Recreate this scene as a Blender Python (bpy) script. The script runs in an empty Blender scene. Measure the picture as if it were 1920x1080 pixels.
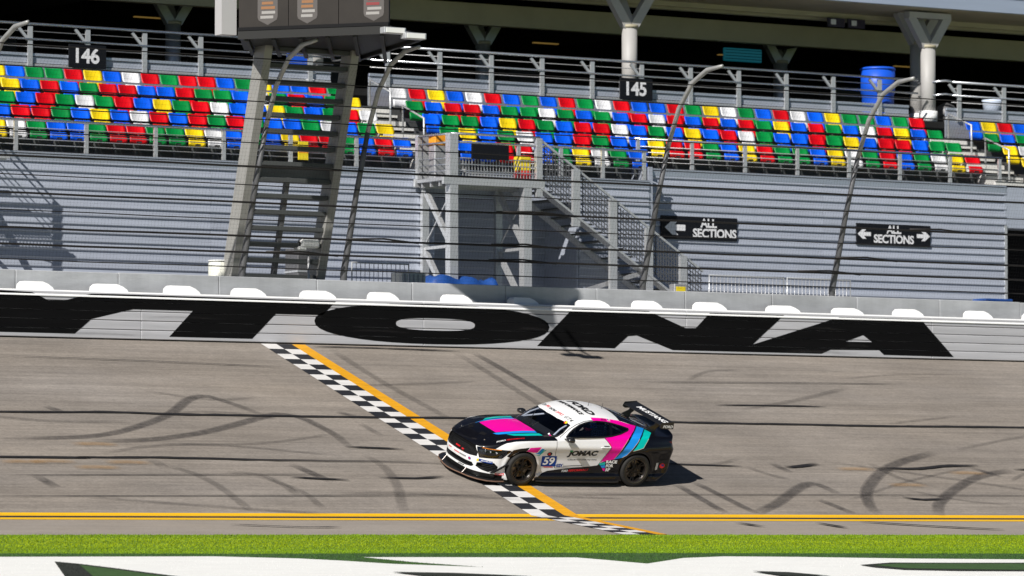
import bpy, bmesh, math, random
import numpy as np
from mathutils import Vector, Matrix, Euler
random.seed(7); rng = np.random.default_rng(7)
scene = bpy.context.scene
COL = scene.collection

# ---------------------------------------------------------------- camera
cam_data = bpy.data.cameras.new('camera'); cam = bpy.data.objects.new('camera', cam_data); COL.objects.link(cam)
cam.location = (-50.342, -78.88, -0.398)
cam.rotation_euler = (math.radians(90 + 2.9881), 0, math.radians(-32.0))
cam_data.sensor_width = 36; cam_data.lens = 167.03; cam_data.clip_start = .5; cam_data.clip_end = 3000
cam_data.dof.use_dof = True; cam_data.dof.focus_distance = 95.4; cam_data.dof.aperture_fstop = 1.8
scene.camera = cam
# ---------------------------------------------------------------- sky, sun, exposure
SUN_DIR = Vector((1.12, .67, -1.0)).normalized()          # the way the sunlight travels
world = bpy.data.worlds.new('World'); scene.world = world; world.use_nodes = True
wn = world.node_tree; sky = wn.nodes.new('ShaderNodeTexSky'); sky.sky_type = 'NISHITA'; sky.sun_disc = False
sky.sun_elevation = math.asin(-SUN_DIR.z); sky.sun_rotation = math.atan2(-SUN_DIR.x, -SUN_DIR.y)
sky.air_density = .35; sky.dust_density = .1; sky.ozone_density = 2.0
wn.links.new(sky.outputs[0], wn.nodes['Background'].inputs[0]); wn.nodes['Background'].inputs[1].default_value = .05
sun_data = bpy.data.lights.new('sun', 'SUN'); sun_data.energy = 5.0; sun_data.angle = math.radians(.53); sun_data.color = (1.0, .965, .915)
sun = bpy.data.objects.new('sun', sun_data); COL.objects.link(sun); sun.location = (-40, -30, 60)
sun.rotation_euler = SUN_DIR.to_track_quat('-Z', 'Y').to_euler()
vs = scene.view_settings; vs.view_transform = 'Standard'; vs.look = 'None'; vs.exposure = 0.2; vs.gamma = 1.0; vs.use_curve_mapping = False
scene.cycles.max_bounces = 8; scene.cycles.transparent_max_bounces = 24

# ---------------------------------------------------------------- helpers
def link(o, parent=None):
    COL.objects.link(o)
    if parent is not None: o.parent = parent
    return o
def tag(o, label=None, cat=None, group=None, kind=None):
    if label: o['label'] = label
    if cat: o['category'] = cat
    if group: o['group'] = group
    if kind: o['kind'] = kind
    return o
def thing(name, label, cat, loc=(0, 0, 0), group=None):
    o = bpy.data.objects.new(name, None); o.location = loc; o.empty_display_size = .2; link(o)
    return tag(o, label, cat, group)
def mesh(name, V, F, mat, parent=None, smooth=False, loc=None):
    me = bpy.data.meshes.new(name)
    me.from_pydata([tuple(map(float, v)) for v in V], [], [tuple(int(i) for i in f) for f in F])
    for m in (mat if isinstance(mat, (list, tuple)) else [mat]): me.materials.append(m)
    if smooth: me.polygons.foreach_set('use_smooth', [True] * len(me.polygons))
    me.update()
    o = bpy.data.objects.new(name, me); link(o, parent)
    if loc is not None: o.location = loc
    return o
def inst(name, me, parent=None, loc=(0, 0, 0)):
    o = bpy.data.objects.new(name, me); o.location = loc; return link(o, parent)
class MB:
    """collects boxes, bars, tubes and sheets that become one mesh"""
    def __init__(s): s.V = []; s.F = []
    def add(s, V, F):
        n = len(s.V); s.V += [tuple(map(float, v)) for v in V]; s.F += [tuple(i + n for i in f) for f in F]; return s
    def box(s, x0, x1, y0, y1, z0, z1, bev=0):
        if bev <= 0:
            V = [(x, y, z) for x in (x0, x1) for y in (y0, y1) for z in (z0, z1)]
            F = [(0, 1, 3, 2), (4, 6, 7, 5), (0, 4, 5, 1), (2, 3, 7, 6), (0, 2, 6, 4), (1, 5, 7, 3)]
            return s.add(V, F)
        bm = bmesh.new(); bmesh.ops.create_cube(bm, size=1)
        for v in bm.verts: v.co = Vector(((x0 + x1) / 2 + v.co.x * (x1 - x0), (y0 + y1) / 2 + v.co.y * (y1 - y0), (z0 + z1) / 2 + v.co.z * (z1 - z0)))
        bmesh.ops.bevel(bm, geom=bm.edges[:], offset=bev, segments=1, affect='EDGES')
        bm.verts.index_update(); s.add([v.co[:] for v in bm.verts], [[v.index for v in f.verts] for f in bm.faces]); bm.free(); return s
    def bar(s, a, b, w, d, upv=(0, 0, 1)):
        a = Vector(a); b = Vector(b); t = (b - a).normalized(); u = Vector(upv)
        if abs(t.dot(u)) > .98: u = Vector((0, 1, 0))
        r = t.cross(u).normalized(); n = r.cross(t).normalized()
        V = [p + r * (i * w / 2) + n * (j * d / 2) for p in (a, b) for i, j in ((-1, -1), (1, -1), (1, 1), (-1, 1))]
        return s.add([v[:] for v in V], [(3, 2, 1, 0), (4, 5, 6, 7), (0, 1, 5, 4), (1, 2, 6, 5), (2, 3, 7, 6), (3, 0, 4, 7)])
    def tube(s, pts, r, n=8, cap=True):
        P = [Vector(p) for p in pts]; rs = r if isinstance(r, (list, tuple)) else [r] * len(P)
        V = []; F = []; prev = None
        for i, p in enumerate(P):
            t = ((P[i + 1] if i + 1 < len(P) else p) - (P[i - 1] if i else p)).normalized()
            u = prev if prev is not None else (Vector((0, 0, 1)) if abs(t.z) < .9 else Vector((0, 1, 0)))
            a = (u - t * u.dot(t)).normalized(); prev = a; b = t.cross(a)
            for k in range(n):
                g = 2 * math.pi * k / n; V.append((p + (a * math.cos(g) + b * math.sin(g)) * rs[i])[:])
        for i in range(len(P) - 1):
            for k in range(n):
                F.append((i * n + k, i * n + (k + 1) % n, (i + 1) * n + (k + 1) % n, (i + 1) * n + k))
        if cap: F.append(tuple(range(n))[::-1]); F.append(tuple((len(P) - 1) * n + k for k in range(n)))
        return s.add(V, F)
    def prism(s, poly, f0, f1):
        """poly: 2D points; f0, f1 map a 2D point to the near and far 3D point"""
        n = len(poly); V = [f0(*p) for p in poly] + [f1(*p) for p in poly]
        F = [tuple(range(n)), tuple(range(2 * n - 1, n - 1, -1))] + [(i, i + n, (i + 1) % n + n, (i + 1) % n) for i in range(n)]
        return s.add(V, F)
    def build(s, name, mat, parent=None, smooth=False, loc=None, fix=True):
        o = mesh(name, s.V, s.F, mat, parent, smooth, loc)
        if fix:
            bm = bmesh.new(); bm.from_mesh(o.data); bmesh.ops.recalc_face_normals(bm, faces=bm.faces[:]); bm.to_mesh(o.data); bm.free()
        return o
def fill_poly(poly, holes=()):
    """triangulated 2D polygon with holes -> verts2d, faces"""
    from mathutils.geometry import tessellate_polygon
    loops = [[Vector((p[0], p[1], 0)) for p in poly]] + [[Vector((p[0], p[1], 0)) for p in h] for h in holes]
    tris = tessellate_polygon(loops); V = [tuple(v[:2]) for l in loops for v in l]
    return V, [tuple(t) for t in tris]
def text2d(body, size=1.0, bold=0.0, shear=0.0, spacing=1.0):
    """vertices and faces of a line of lettering, lower left at 0,0"""
    cu = bpy.data.curves.new('t', 'FONT'); cu.body = body; cu.size = size; cu.offset = bold; cu.shear = shear; cu.space_character = spacing
    cu.fill_mode = 'FRONT'; cu.resolution_u = 3
    o = bpy.data.objects.new('t', cu); me = o.to_mesh()
    V = np.array([v.co[:2] for v in me.vertices]); F = [tuple(p.vertices) for p in me.polygons]
    o.to_mesh_clear(); bpy.data.objects.remove(o); bpy.data.curves.remove(cu)
    V -= V.min(0); return V, F

# ---------------------------------------------------------------- materials
def mat(name, col, rough=.6, metal=0.0, var=.0, vscale=4.0, bump=0.0, bscale=30.0, stretch=(1, 1, 1), spec=.5, coat=0.0, emit=None, alpha=1.0, orand=0.0, runs=0.0):
    m = bpy.data.materials.new(name); m.use_nodes = True; nt = m.node_tree; N = nt.nodes; L = nt.links
    b = N['Principled BSDF']; b.inputs['Base Color'].default_value = (*col, 1); b.inputs['Roughness'].default_value = rough
    b.inputs['Metallic'].default_value = metal; b.inputs['Specular IOR Level'].default_value = spec; b.inputs['Coat Weight'].default_value = coat
    b.inputs['Coat Roughness'].default_value = .05
    b.inputs['Alpha'].default_value = alpha
    if emit: b.inputs['Emission Color'].default_value = (*emit[:3], 1); b.inputs['Emission Strength'].default_value = emit[3]
    if var or bump:
        tc = N.new('ShaderNodeTexCoord'); mp = N.new('ShaderNodeMapping'); mp.inputs['Scale'].default_value = stretch
        L.new(tc.outputs['Object'], mp.inputs['Vector'])
    if var:
        n1 = N.new('ShaderNodeTexNoise'); n1.inputs['Scale'].default_value = vscale; n1.inputs['Detail'].default_value = 6; n1.inputs['Roughness'].default_value = .62
        L.new(mp.outputs[0], n1.inputs['Vector'])
        mr = N.new('ShaderNodeMapRange'); mr.inputs['From Min'].default_value = .28; mr.inputs['From Max'].default_value = .72
        mr.inputs['To Min'].default_value = 1 - var; mr.inputs['To Max'].default_value = 1 + var
        L.new(n1.outputs['Fac'], mr.inputs['Value'])
        hs = N.new('ShaderNodeMix'); hs.data_type = 'RGBA'; hs.blend_type = 'MULTIPLY'; hs.inputs['Factor'].default_value = 1
        hs.inputs['A'].default_value = (*col, 1); L.new(mr.outputs[0], hs.inputs['B']); L.new(hs.outputs['Result'], b.inputs['Base Color'])
        rr = N.new('ShaderNodeMapRange'); rr.inputs['To Min'].default_value = max(0, rough - .12); rr.inputs['To Max'].default_value = min(1, rough + .12)
        L.new(n1.outputs['Fac'], rr.inputs['Value']); L.new(rr.outputs[0], b.inputs['Roughness'])
    if orand or runs:
        src = b.inputs['Base Color'].links[0].from_socket if b.inputs['Base Color'].links else None
        hv = N.new('ShaderNodeHueSaturation')
        if src: L.new(src, hv.inputs['Color'])
        else: hv.inputs['Color'].default_value = (*col, 1)
        oi = N.new('ShaderNodeObjectInfo'); r1 = N.new('ShaderNodeMapRange'); r1.inputs['To Min'].default_value = 1 - orand; r1.inputs['To Max'].default_value = 1 + orand * .6; L.new(oi.outputs['Random'], r1.inputs['Value'])
        val = r1.outputs[0]
        if runs:                                             # dirt running down the face
            gp = N.new('ShaderNodeNewGeometry'); mp2 = N.new('ShaderNodeMapping'); mp2.inputs['Scale'].default_value = (2.2, 1, .22); L.new(gp.outputs['Position'], mp2.inputs['Vector'])
            nr_ = N.new('ShaderNodeTexNoise'); nr_.inputs['Scale'].default_value = 1.6; nr_.inputs['Detail'].default_value = 7; nr_.inputs['Roughness'].default_value = .7; L.new(mp2.outputs[0], nr_.inputs['Vector'])
            r2 = N.new('ShaderNodeMapRange'); r2.inputs['From Min'].default_value = .35; r2.inputs['From Max'].default_value = .65; r2.inputs['To Min'].default_value = 1 - runs; r2.inputs['To Max'].default_value = 1 + runs * .4; L.new(nr_.outputs['Fac'], r2.inputs['Value'])
            mm = N.new('ShaderNodeMath'); mm.operation = 'MULTIPLY'; L.new(val, mm.inputs[0]); L.new(r2.outputs[0], mm.inputs[1]); val = mm.outputs[0]
        L.new(val, hv.inputs['Value']); L.new(hv.outputs[0], b.inputs['Base Color'])
    if bump:
        n2 = N.new('ShaderNodeTexNoise'); n2.inputs['Scale'].default_value = bscale; n2.inputs['Detail'].default_value = 4
        L.new(mp.outputs[0], n2.inputs['Vector'])
        bp = N.new('ShaderNodeBump'); bp.inputs['Strength'].default_value = bump; bp.inputs['Distance'].default_value = .01
        L.new(n2.outputs['Fac'], bp.inputs['Height']); L.new(bp.outputs[0], b.inputs['Normal'])
    return m
def asphalt(name, col, patch=.14, streak=.14, speck=.19):
    """worn asphalt: broad patches, long streaks along the driving direction (X), aggregate speckle and dark oily smudges"""
    m = bpy.data.materials.new(name); m.use_nodes = True; nt = m.node_tree; N = nt.nodes; L = nt.links; b = N['Principled BSDF']
    g = N.new('ShaderNodeNewGeometry')
    def noise(scale, detail, st, rough=.6):
        mp = N.new('ShaderNodeMapping'); mp.inputs['Scale'].default_value = st; L.new(g.outputs['Position'], mp.inputs['Vector'])
        n = N.new('ShaderNodeTexNoise'); n.inputs['Scale'].default_value = scale; n.inputs['Detail'].default_value = detail; n.inputs['Roughness'].default_value = rough
        L.new(mp.outputs[0], n.inputs['Vector']); return n.outputs['Fac']
    def rng_(v, a, lo=.3, hi=.7):
        r = N.new('ShaderNodeMapRange'); r.inputs['From Min'].default_value = lo; r.inputs['From Max'].default_value = hi
        r.inputs['To Min'].default_value = 1 - a; r.inputs['To Max'].default_value = 1 + a; L.new(v, r.inputs['Value']); return r.outputs[0]
    def mul(a, c):
        k = N.new('ShaderNodeMath'); k.operation = 'MULTIPLY'; L.new(a, k.inputs[0]); L.new(c, k.inputs[1]); return k.outputs[0]
    f = mul(rng_(noise(.35, 5, (1, 1, 1)), patch), rng_(noise(1.0, 7, (.10, 3.2, 1)), streak))
    f = mul(f, rng_(noise(1.0, 4, (.35, 14, 1)), streak * .9))
    f = mul(f, rng_(noise(30, 3, (.6, 1, 1), .75), speck)); f = mul(f, rng_(noise(11, 4, (.5, 1, 1), .7), speck * .55))
    f = mul(f, rng_(noise(1.0, 3, (.5, .9, 1)), .06))
    mx = N.new('ShaderNodeMix'); mx.data_type = 'RGBA'; mx.blend_type = 'MULTIPLY'; mx.inputs['Factor'].default_value = 1
    # warm / cool drift
    cr = N.new('ShaderNodeMix'); cr.data_type = 'RGBA'
    cr.inputs['A'].default_value = (col[0] * 1.05, col[1] * 1.0, col[2] * .93, 1); cr.inputs['B'].default_value = (col[0] * .96, col[1] * .99, col[2] * 1.05, 1)
    L.new(noise(.22, 3, (.6, 1.6, 1)), cr.inputs['Factor'])
    L.new(cr.outputs['Result'], mx.inputs['A']); L.new(f, mx.inputs['B']); L.new(mx.outputs['Result'], b.inputs['Base Color'])
    b.inputs['Roughness'].default_value = .82; b.inputs['Specular IOR Level'].default_value = .3
    bp = N.new('ShaderNodeBump'); bp.inputs['Strength'].default_value = .35; bp.inputs['Distance'].default_value = .006
    L.new(noise(60, 3, (1, 1, 1), .7), bp.inputs['Height']); L.new(bp.outputs[0], b.inputs['Normal'])
    return m
def smudge(name, col, dens, soft=True):
    """rubber or tar laid on the asphalt: broken, uneven cover"""
    m = bpy.data.materials.new(name); m.use_nodes = True; nt = m.node_tree; N = nt.nodes; L = nt.links; b = N['Principled BSDF']
    b.inputs['Base Color'].default_value = (*col, 1); b.inputs['Roughness'].default_value = .7
    g = N.new('ShaderNodeNewGeometry'); at = N.new('ShaderNodeAttribute'); at.attribute_name = 'cover'
    n = N.new('ShaderNodeTexNoise'); n.inputs['Scale'].default_value = 6.0; n.inputs['Detail'].default_value = 8; n.inputs['Roughness'].default_value = .75; L.new(g.outputs['Position'], n.inputs['Vector'])
    r = N.new('ShaderNodeMapRange'); r.inputs['From Min'].default_value = .3; r.inputs['From Max'].default_value = .7
    r.inputs['To Min'].default_value = dens * (.55 if soft else .9); r.inputs['To Max'].default_value = dens * (1.35 if soft else 1.05)
    L.new(n.outputs['Fac'], r.inputs['Value'])
    k = N.new('ShaderNodeMath'); k.operation = 'MULTIPLY'; L.new(r.outputs[0], k.inputs[0]); L.new(at.outputs['Fac'], k.inputs[1]); L.new(k.outputs[0], b.inputs['Alpha'])
    return m
M = dict(
    track=asphalt('track asphalt', (.238, .211, .183)),
    apron=asphalt('apron asphalt', (.30, .268, .234), .06, .05, .10),
    yellow=mat('yellow line paint', (.86, .49, .004), .55, var=.06, vscale=3, stretch=(.3, 4, 1)),
    navy=mat('dark line paint', (.012, .014, .03), .6),
    orange=mat('orange line paint', (.72, .34, .008), .6, var=.15, vscale=5, stretch=(.4, 3, 1)),
    chk_w=mat('white line paint', (.70, .68, .66), .6, var=.12, vscale=4, stretch=(.3, 3, 1)),
    chk_k=mat('black line paint', (.016, .017, .022), .6, var=.25, vscale=4, stretch=(.3, 3, 1)),
    rubber=smudge('tyre rubber', (.035, .032, .035), .42),
    rubber2=smudge('faint tyre rubber', (.04, .036, .036), .22),
    tar=smudge('tar sealer', (.012, .011, .012), 1.0, False),
    rust=smudge('rust stain', (.42, .22, .05), .30),
    soil=mat('grass soil', (.13, .23, .003), .9, var=.25, vscale=6, stretch=(.3, 2, 1)),
    gpaint=mat('white field paint', (.80, .80, .77), .9, var=.05, vscale=3, stretch=(.3, 2, 1)),
    gdark=mat('dark green field paint', (.035, .085, .018), .9, var=.2, vscale=3),
    gblack=mat('black field paint', (.014, .018, .012), .9, var=.2, vscale=3),
    barrier=mat('barrier white paint', (.47, .47, .49), .5, var=.16, vscale=1.6, stretch=(.22, 1, 5), orand=.05),
    capw=mat('bright white paint', (.88, .88, .87), .5, var=.03, vscale=2),
    letter=mat('black lettering paint', (.0042, .0042, .0045), .85, spec=.08, var=.3, vscale=2, stretch=(.3, 1, 3)),
    concrete=mat('grey concrete', (.41, .42, .435), .85, var=.22, vscale=1.3, bump=.3, bscale=20, stretch=(.45, 1, 1.6), orand=.08, runs=.08),
    pave=mat('walkway concrete', (.36, .36, .36), .85, var=.12, vscale=1.0),
    siding=mat('aluminium siding', (.42, .455, .53), .42, .2, var=.08, vscale=1.2, stretch=(.2, 1, 5), orand=.09, runs=.04),
    siding2=mat('aluminium trim', (.50, .54, .61), .34, .6, var=.06, vscale=2, stretch=(.2, 1, 5)),
    tread=mat('stand tread', (.42, .43, .45), .5, .4, var=.1, vscale=2),
    step=mat('pale concrete step', (.62, .61, .58), .8, var=.1, vscale=2),
    steel=mat('galvanised steel', (.46, .46, .47), .42, .55, var=.12, vscale=3),
    chrome=mat('bright rail tube', (.72, .74, .78), .22, .9),
    post=mat('dark post steel', (.115, .115, .12), .5, .3, var=.2, vscale=3),
    postarch=mat('sunlit post steel', (.36, .36, .35), .5, .3, var=.2, vscale=3),  # same steel as the posts; sunlight on the arches is put into the colour
    cable=mat('dark wire rope', (.018, .016, .015), .55, .3),
    stringer=mat('grey painted stringer', (.31, .305, .285), .55, .1, var=.10, vscale=1.5, stretch=(1, 1, .5)),
    stair=mat('dark stair tread', (.075, .08, .08), .6, .2),
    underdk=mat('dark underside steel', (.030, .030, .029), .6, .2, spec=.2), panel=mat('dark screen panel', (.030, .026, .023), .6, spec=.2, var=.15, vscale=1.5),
    paleend=mat('pale panel end', (.46, .45, .45), .5),
    black=mat('matt black', (.005, .005, .006), .7, spec=.2),
    beige=mat('beige painted steel', (.40, .36, .25), .6, var=.1, vscale=1),
    column=mat('pale column paint', (.40, .39, .375), .55, var=.06, vscale=2),  # darkened: the roof's shade on the shafts is put into the colour
    dark=mat('dark concourse', (.008, .008, .009), .95, spec=.1),  # near-black colour carries the shade inside the covered concourse
    darker=mat('dark concourse floor', (.02, .02, .02), .9, spec=.1),  # interior shade is put into this colour as well
    fascia=mat('blue grey fascia', (.40, .46, .58), .4, .3, var=.05, vscale=1, stretch=(.2, 1, 4)),
    signk=mat('sign black', (.006, .007, .010), .6, spec=.2),
    signw=mat('sign white', (.72, .72, .74), .5),
    blue=mat('blue plastic', (.008, .09, .62), .45), tealp=mat('teal plastic', (.02, .30, .42), .5),
    bluesheet=mat('blue tarpaulin', (.008, .06, .26), .6, var=.2, vscale=5),
    orangep=mat('orange plastic', (.85, .33, .02), .5), yellowp=mat('yellow plastic', (.80, .62, .02), .5),
    white=mat('white plastic', (.78, .78, .76), .45), cream=mat('cream enamel', (.70, .70, .62), .5),
    redp=mat('red plastic', (.55, .02, .03), .5),
    meshdk=mat('woven mesh', (.10, .105, .115), .6, .3),
    galv=mat('pale galvanised bar', (.56, .57, .58), .4, .5),
)
def road_z(Y):
    return np.interp(Y, [-400, -120, -60, -30, -14, -3.31, 0, 10.97, 11.9], [-2.2, -2.1, -1.95, -1.75, -1.25, -.378, 0, 3.75, 4.064])
BANK = math.radians(18.87)
# ================================================================ GROUND, TRACK, PAINT
def strip(name, ys, x0, x1, m, parent=None, kind=None, dz=0.0, dx=4.0):
    xs = np.arange(x0, x1 + .01, dx); V = []; F = []
    for y in ys:
        for x in xs: V.append((x, y, float(road_z(y)) + dz))
    n = len(xs)
    for j in range(len(ys) - 1):
        for i in range(n - 1): F.append((j * n + i, j * n + i + 1, (j + 1) * n + i + 1, (j + 1) * n + i))
    o = mesh(name, V, F, m, parent)
    if kind: o['kind'] = kind
    return o
ground = strip('ground', [-400, -120, -60, -30, -14, -3.31], -400, 400, M['soil'], kind='structure', dx=40)
apron = strip('apron', [-3.31, 0.0], -160, 200, M['apron'], kind='structure', dx=20)
track = strip('track', [0.0, 4, 8, 11.3], -160, 200, M['track'], kind='structure', dx=20)
walk = mesh('walkway', [(-160, 11.6, 4.6), (200, 11.6, 4.6), (200, 80, 4.6), (-160, 80, 4.6)], [(0, 1, 2, 3)], M['pave']); walk['kind'] = 'structure'
# double yellow line with its dark core along the foot of the banking
strip('edge_line', [.085, 0, -.28], -160, 200, M['yellow'], apron, dz=.005, dx=20)
strip('edge_line', [-.275, -.56], -160, 200, M['navy'], apron, dz=.004, dx=20)
strip('edge_line', [-.555, -.89], -160, 200, M['yellow'], apron, dz=.005, dx=20)
# start-finish line: two columns of chequers and an orange band
def quads_on_road(name, rects, m, parent, dz):
    b = MB()
    for x0, x1, y0, y1 in rects:
        b.add([(x0, y0, road_z(y0) + dz), (x1, y0, road_z(y0) + dz), (x1, y1, road_z(y1) + dz), (x0, y1, road_z(y1) + dz)], [(0, 1, 2, 3)])
    return b.build(name, m, parent, fix=False)
wr_, kr_ = [], []
nb = 31; ys = [10.95 * i / nb for i in range(nb + 1)]
na_ = 9; ya = [-3.29 * i / na_ for i in range(na_ + 1)]
for cidx, (xa, xb) in enumerate(((-.606, -.221), (-.221, .163))):
    for i in range(nb): (wr_ if (i + cidx + nb) % 2 == 1 else kr_).append((xa, xb, ys[i], ys[i + 1]))
    for i in range(na_): (wr_ if (i + cidx) % 2 == 0 else kr_).append((xa, xb, ya[i + 1], ya[i]))
quads_on_road('finish_line', wr_, M['chk_w'], track, .009)
quads_on_road('finish_line', kr_, M['chk_k'], track, .009)
quads_on_road('finish_line', [(.163, .49, 0, 10.95), (.163, .40, -3.29, 0)], M['orange'], track, .009)
# rubber and tar
def ribbon(name, pts, w, m, parent, dz=.006, soft=True, wig=0.0):
    P = [Vector((p[0], p[1], 0)) for p in pts]; Q = []
    for i in range(len(P) - 1):                       # Catmull-Rom
        p0 = P[i - 1] if i else P[i] * 2 - P[i + 1]; p3 = P[i + 2] if i + 2 < len(P) else P[i + 1] * 2 - P[i]
        n = max(2, int((P[i + 1] - P[i]).length / .3))
        for k in range(n):
            t = k / n; Q.append(.5 * ((2 * P[i]) + (P[i + 1] - p0) * t + (2 * p0 - 5 * P[i] + 4 * P[i + 1] - p3) * t * t + (3 * P[i] - p0 - 3 * P[i + 1] + p3) * t ** 3))
    Q.append(P[-1]); V = []; F = []; cov = []
    for i, p in enumerate(Q):
        t = (Q[min(i + 1, len(Q) - 1)] - Q[max(i - 1, 0)]).normalized(); nrm = Vector((-t.y, t.x, 0))
        u = i / max(1, len(Q) - 1); end = min(1, min(u, 1 - u) * 6 + .15)
        ww = w * (1 + wig * (random.random() - .5)); off = wig * w * .5 * (random.random() - .5)
        for e, c in ((-.5, 0.25), (-.28, 1), (.28, 1), (.5, 0.25)) if soft else ((-.5, 1), (-.2, 1), (.2, 1), (.5, 1)):
            q = p + nrm * (e * ww + off); V.append((q.x, q.y, float(road_z(q.y)) + dz)); cov.append(c * end)
    for i in range(len(Q) - 1):
        for k in range(3): a = i * 4 + k; F.append((a, a + 1, a + 5, a + 4))
    o = mesh(name, V, F, m, parent); at = o.data.attributes.new('cover', 'FLOAT', 'POINT'); at.data.foreach_set('value', cov); return o
MARKS = [([(-10.05, 4.27), (-7.86, 4.56), (-6.44, 5.27), (-5.39, 6.05), (-4.55, 6.92), (-4.06, 7.21), (-3.78, 7.03), (-3.42, 6.36), (-3.2, 5.76)], .30, 1),
 ([(-8.02, 4.24), (-6.69, 4.38), (-5.27, 4.87), (-4.21, 5.42), (-3.18, 5.99), (-2.74, 6.08), (-2.39, 5.72), (-2.25, 4.61)], .32, 1),
 ([(-8.25, 3.48), (-7.03, 3.94), (-6.01, 4.08), (-4.98, 4.01), (-2.89, 3.49)], .2, 0), ([(-8.04, 6.38), (-7.82, 5.99)], .3, 1),
 ([(-10.31, 2.19), (-10.23, 1.46)], .35, 1), ([(-7.33, 3.16), (-7.3, 2.63)], .35, 0), ([(-4.34, 2.95), (-4.02, 1.9)], .35, 1),
 ([(-7.2, 2.81), (-6.84, 2.33), (-6.69, 1.65), (-6.72, .83), (-6.77, .16)], .3, 0), ([(-6.06, 2.42), (-5.39, 2.29), (-5.21, 1.67), (-5.24, 1.06)], .28, 0),
 ([(4.87, .16), (5.75, .71), (6.69, 1.45), (7.41, 1.96), (7.72, 1.91), (7.78, 1.35)], .34, 1),
 ([(7.9, .18), (8.06, .61), (8.51, 1.36), (9.08, 1.99), (10.12, 2.91), (11.21, 3.58), (12.45, 4.15)], .36, 1),
 ([(9.41, .05), (9.83, .63), (10.37, 1.13), (11.18, 1.77), (12.43, 2.57), (13.63, 2.98)], .34, 1), ([(4.1, 1.91), (4.13, .15)], .3, 1),
 ([(4.64, 2.04), (4.87, .16)], .3, 1), ([(7.48, 3.3), (7.52, 2.7)], .3, 1), ([(10.08, 3.36), (10.16, 2.39), (10.72, 1.87)], .28, 0),
 ([(12.62, 3.16), (12.98, 2.51)], .28, 1), ([(7.04, 1.03), (7.31, .14)], .3, 1), ([(6.61, 3.08), (6.87, 2.58), (7.22, 2.21)], .25, 0),
 ([(.96, 10.64), (.94, 8.36), (1.14, 5.81)], .3, 0), ([(4.13, 10.53), (4.04, 7.29), (4.01, 5.63)], .3, 0), ([(4.61, 10.64), (4.65, 8.25), (4.67, 6.48)], .3, 1),
 ([(-2.49, 5.74), (-2.29, 4.96), (-2.39, 3.96)], .3, 0), ([(-2.31, 3.55), (-2.29, 2.86), (-2.63, 1.76), (-3.42, .17)], .3, 0),
 ([(-5.52, 2.25), (-5.03, 1.33), (-5.12, .28)], .25, 0), ([(-1.42, 6.29), (-1.08, 6.04)], .25, 1), ([(-1.25, 5.64), (-1.21, 4.71)], .25, 0)]
rm = random.Random(11)
for _ in range(26):                                    # faint older marks
    x = rm.uniform(-13, 17); y = rm.uniform(.6, 9.5); ln = rm.uniform(1.2, 5); sl = rm.uniform(-.5, .5)
    MARKS.append(([(x, y), (x + ln * .5, y + ln * .5 * sl + rm.uniform(-.3, .3)), (x + ln, y + ln * sl * rm.uniform(.6, 1.2))], rm.uniform(.12, .24), 0))
MARKS = [(p_, w_, s_) for p_, w_, s_ in MARKS if .3 < min(q[1] for q in p_) + .4 and max(q[1] for q in p_) < 10.8]
for k, (pts, w, s_) in enumerate(MARKS): ribbon('tyre_mark', pts, w * .82, M['rubber' if s_ else 'rubber2'], track, .0105 + .0002 * k)
TAR = [([(-30, 6.0), (-20, 5.9), (-9.23, 5.97), (-6.84, 6.04), (-5.19, 5.97), (-1.47, 5.96), (1.39, 6.01), (3.65, 6.03), (6.86, 5.94), (10.08, 5.92), (12.08, 5.89), (16.44, 5.94), (30, 5.9)], .11),
 ([(-30, 3.1), (-10.68, 3.2), (-8.86, 3.22), (-7.33, 3.26), (-5.71, 3.21), (-4.53, 3.17), (-3.09, 3.15), (-1.63, 3.12), (-.58, 2.98)], .10), ([(4.0, 3.2), (6.53, 3.06)], .07),
 ([(8.68, 7.18), (10.13, 7.21), (11.72, 7.21)], .07), ([(.6, 10.81), (2.12, 10.8), (4.3, 10.72)], .06), ([(-2.81, 2.16), (-1.96, 2.14), (-1.24, 2.25)], .09),
 ([(-4.82, 2.15), (-3.58, 1.99)], .09), ([(-2.5, 4.04), (-1.19, 3.92)], .08), ([(7.61, 3.04), (8.05, 3.08), (8.65, 3.26)], .13), ([(10.09, 3.01), (11.14, 3.0), (11.82, 3.18), (12.91, 3.26)], .12),
 ([(9.29, 1.15), (9.74, 1.0), (10.43, 1.07)], .08), ([(13.68, 2.99), (16, 3.06)], .08), ([(-11.2, 2.12), (-7.29, 2.23), (-3.56, 2.33)], .03), ([(-11.77, .94), (-4.28, 1.07), (-.6, 1.15)], .03),
 ([(.6, 1.17), (3.42, 1.24), (14, 1.3)], .025), ([(-8.3, -1.77), (-7.07, -2.19), (-6.16, -2.19)], .10), ([(-7.46, 9.65), (-6.27, 9.59), (-3.47, 9.44), (-1.01, 9.26)], .03),
 ([(7.74, 8.73), (12.2, 8.89), (15.27, 8.98)], .03), ([(6.53, -1.13), (7.88, -2.01), (9.1, -2.54)], .16), ([(3.34, -1.35), (3.52, -2.05)], .2), ([(5.3, -1.32), (5.39, -2.28)], .16)]
for k, (pts, w) in enumerate(TAR): ribbon('tar_seam', pts, w, M['tar'], track, .022 + .0004 * k, False, .35)
for k, (x, y) in enumerate([(-8.15, 3.98), (-8.8, 2.59), (-7.98, 2.9), (-9.6, 2.92), (-10.23, 2.88), (12.2, 2.69), (9.37, 2.89), (9.99, 1.88)]):
    ribbon('rust_stain', [(x - .5, y), (x, y + .03), (x + .5, y - .02)], .22, M['rust'], track, .0325 + .0004 * k)
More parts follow.
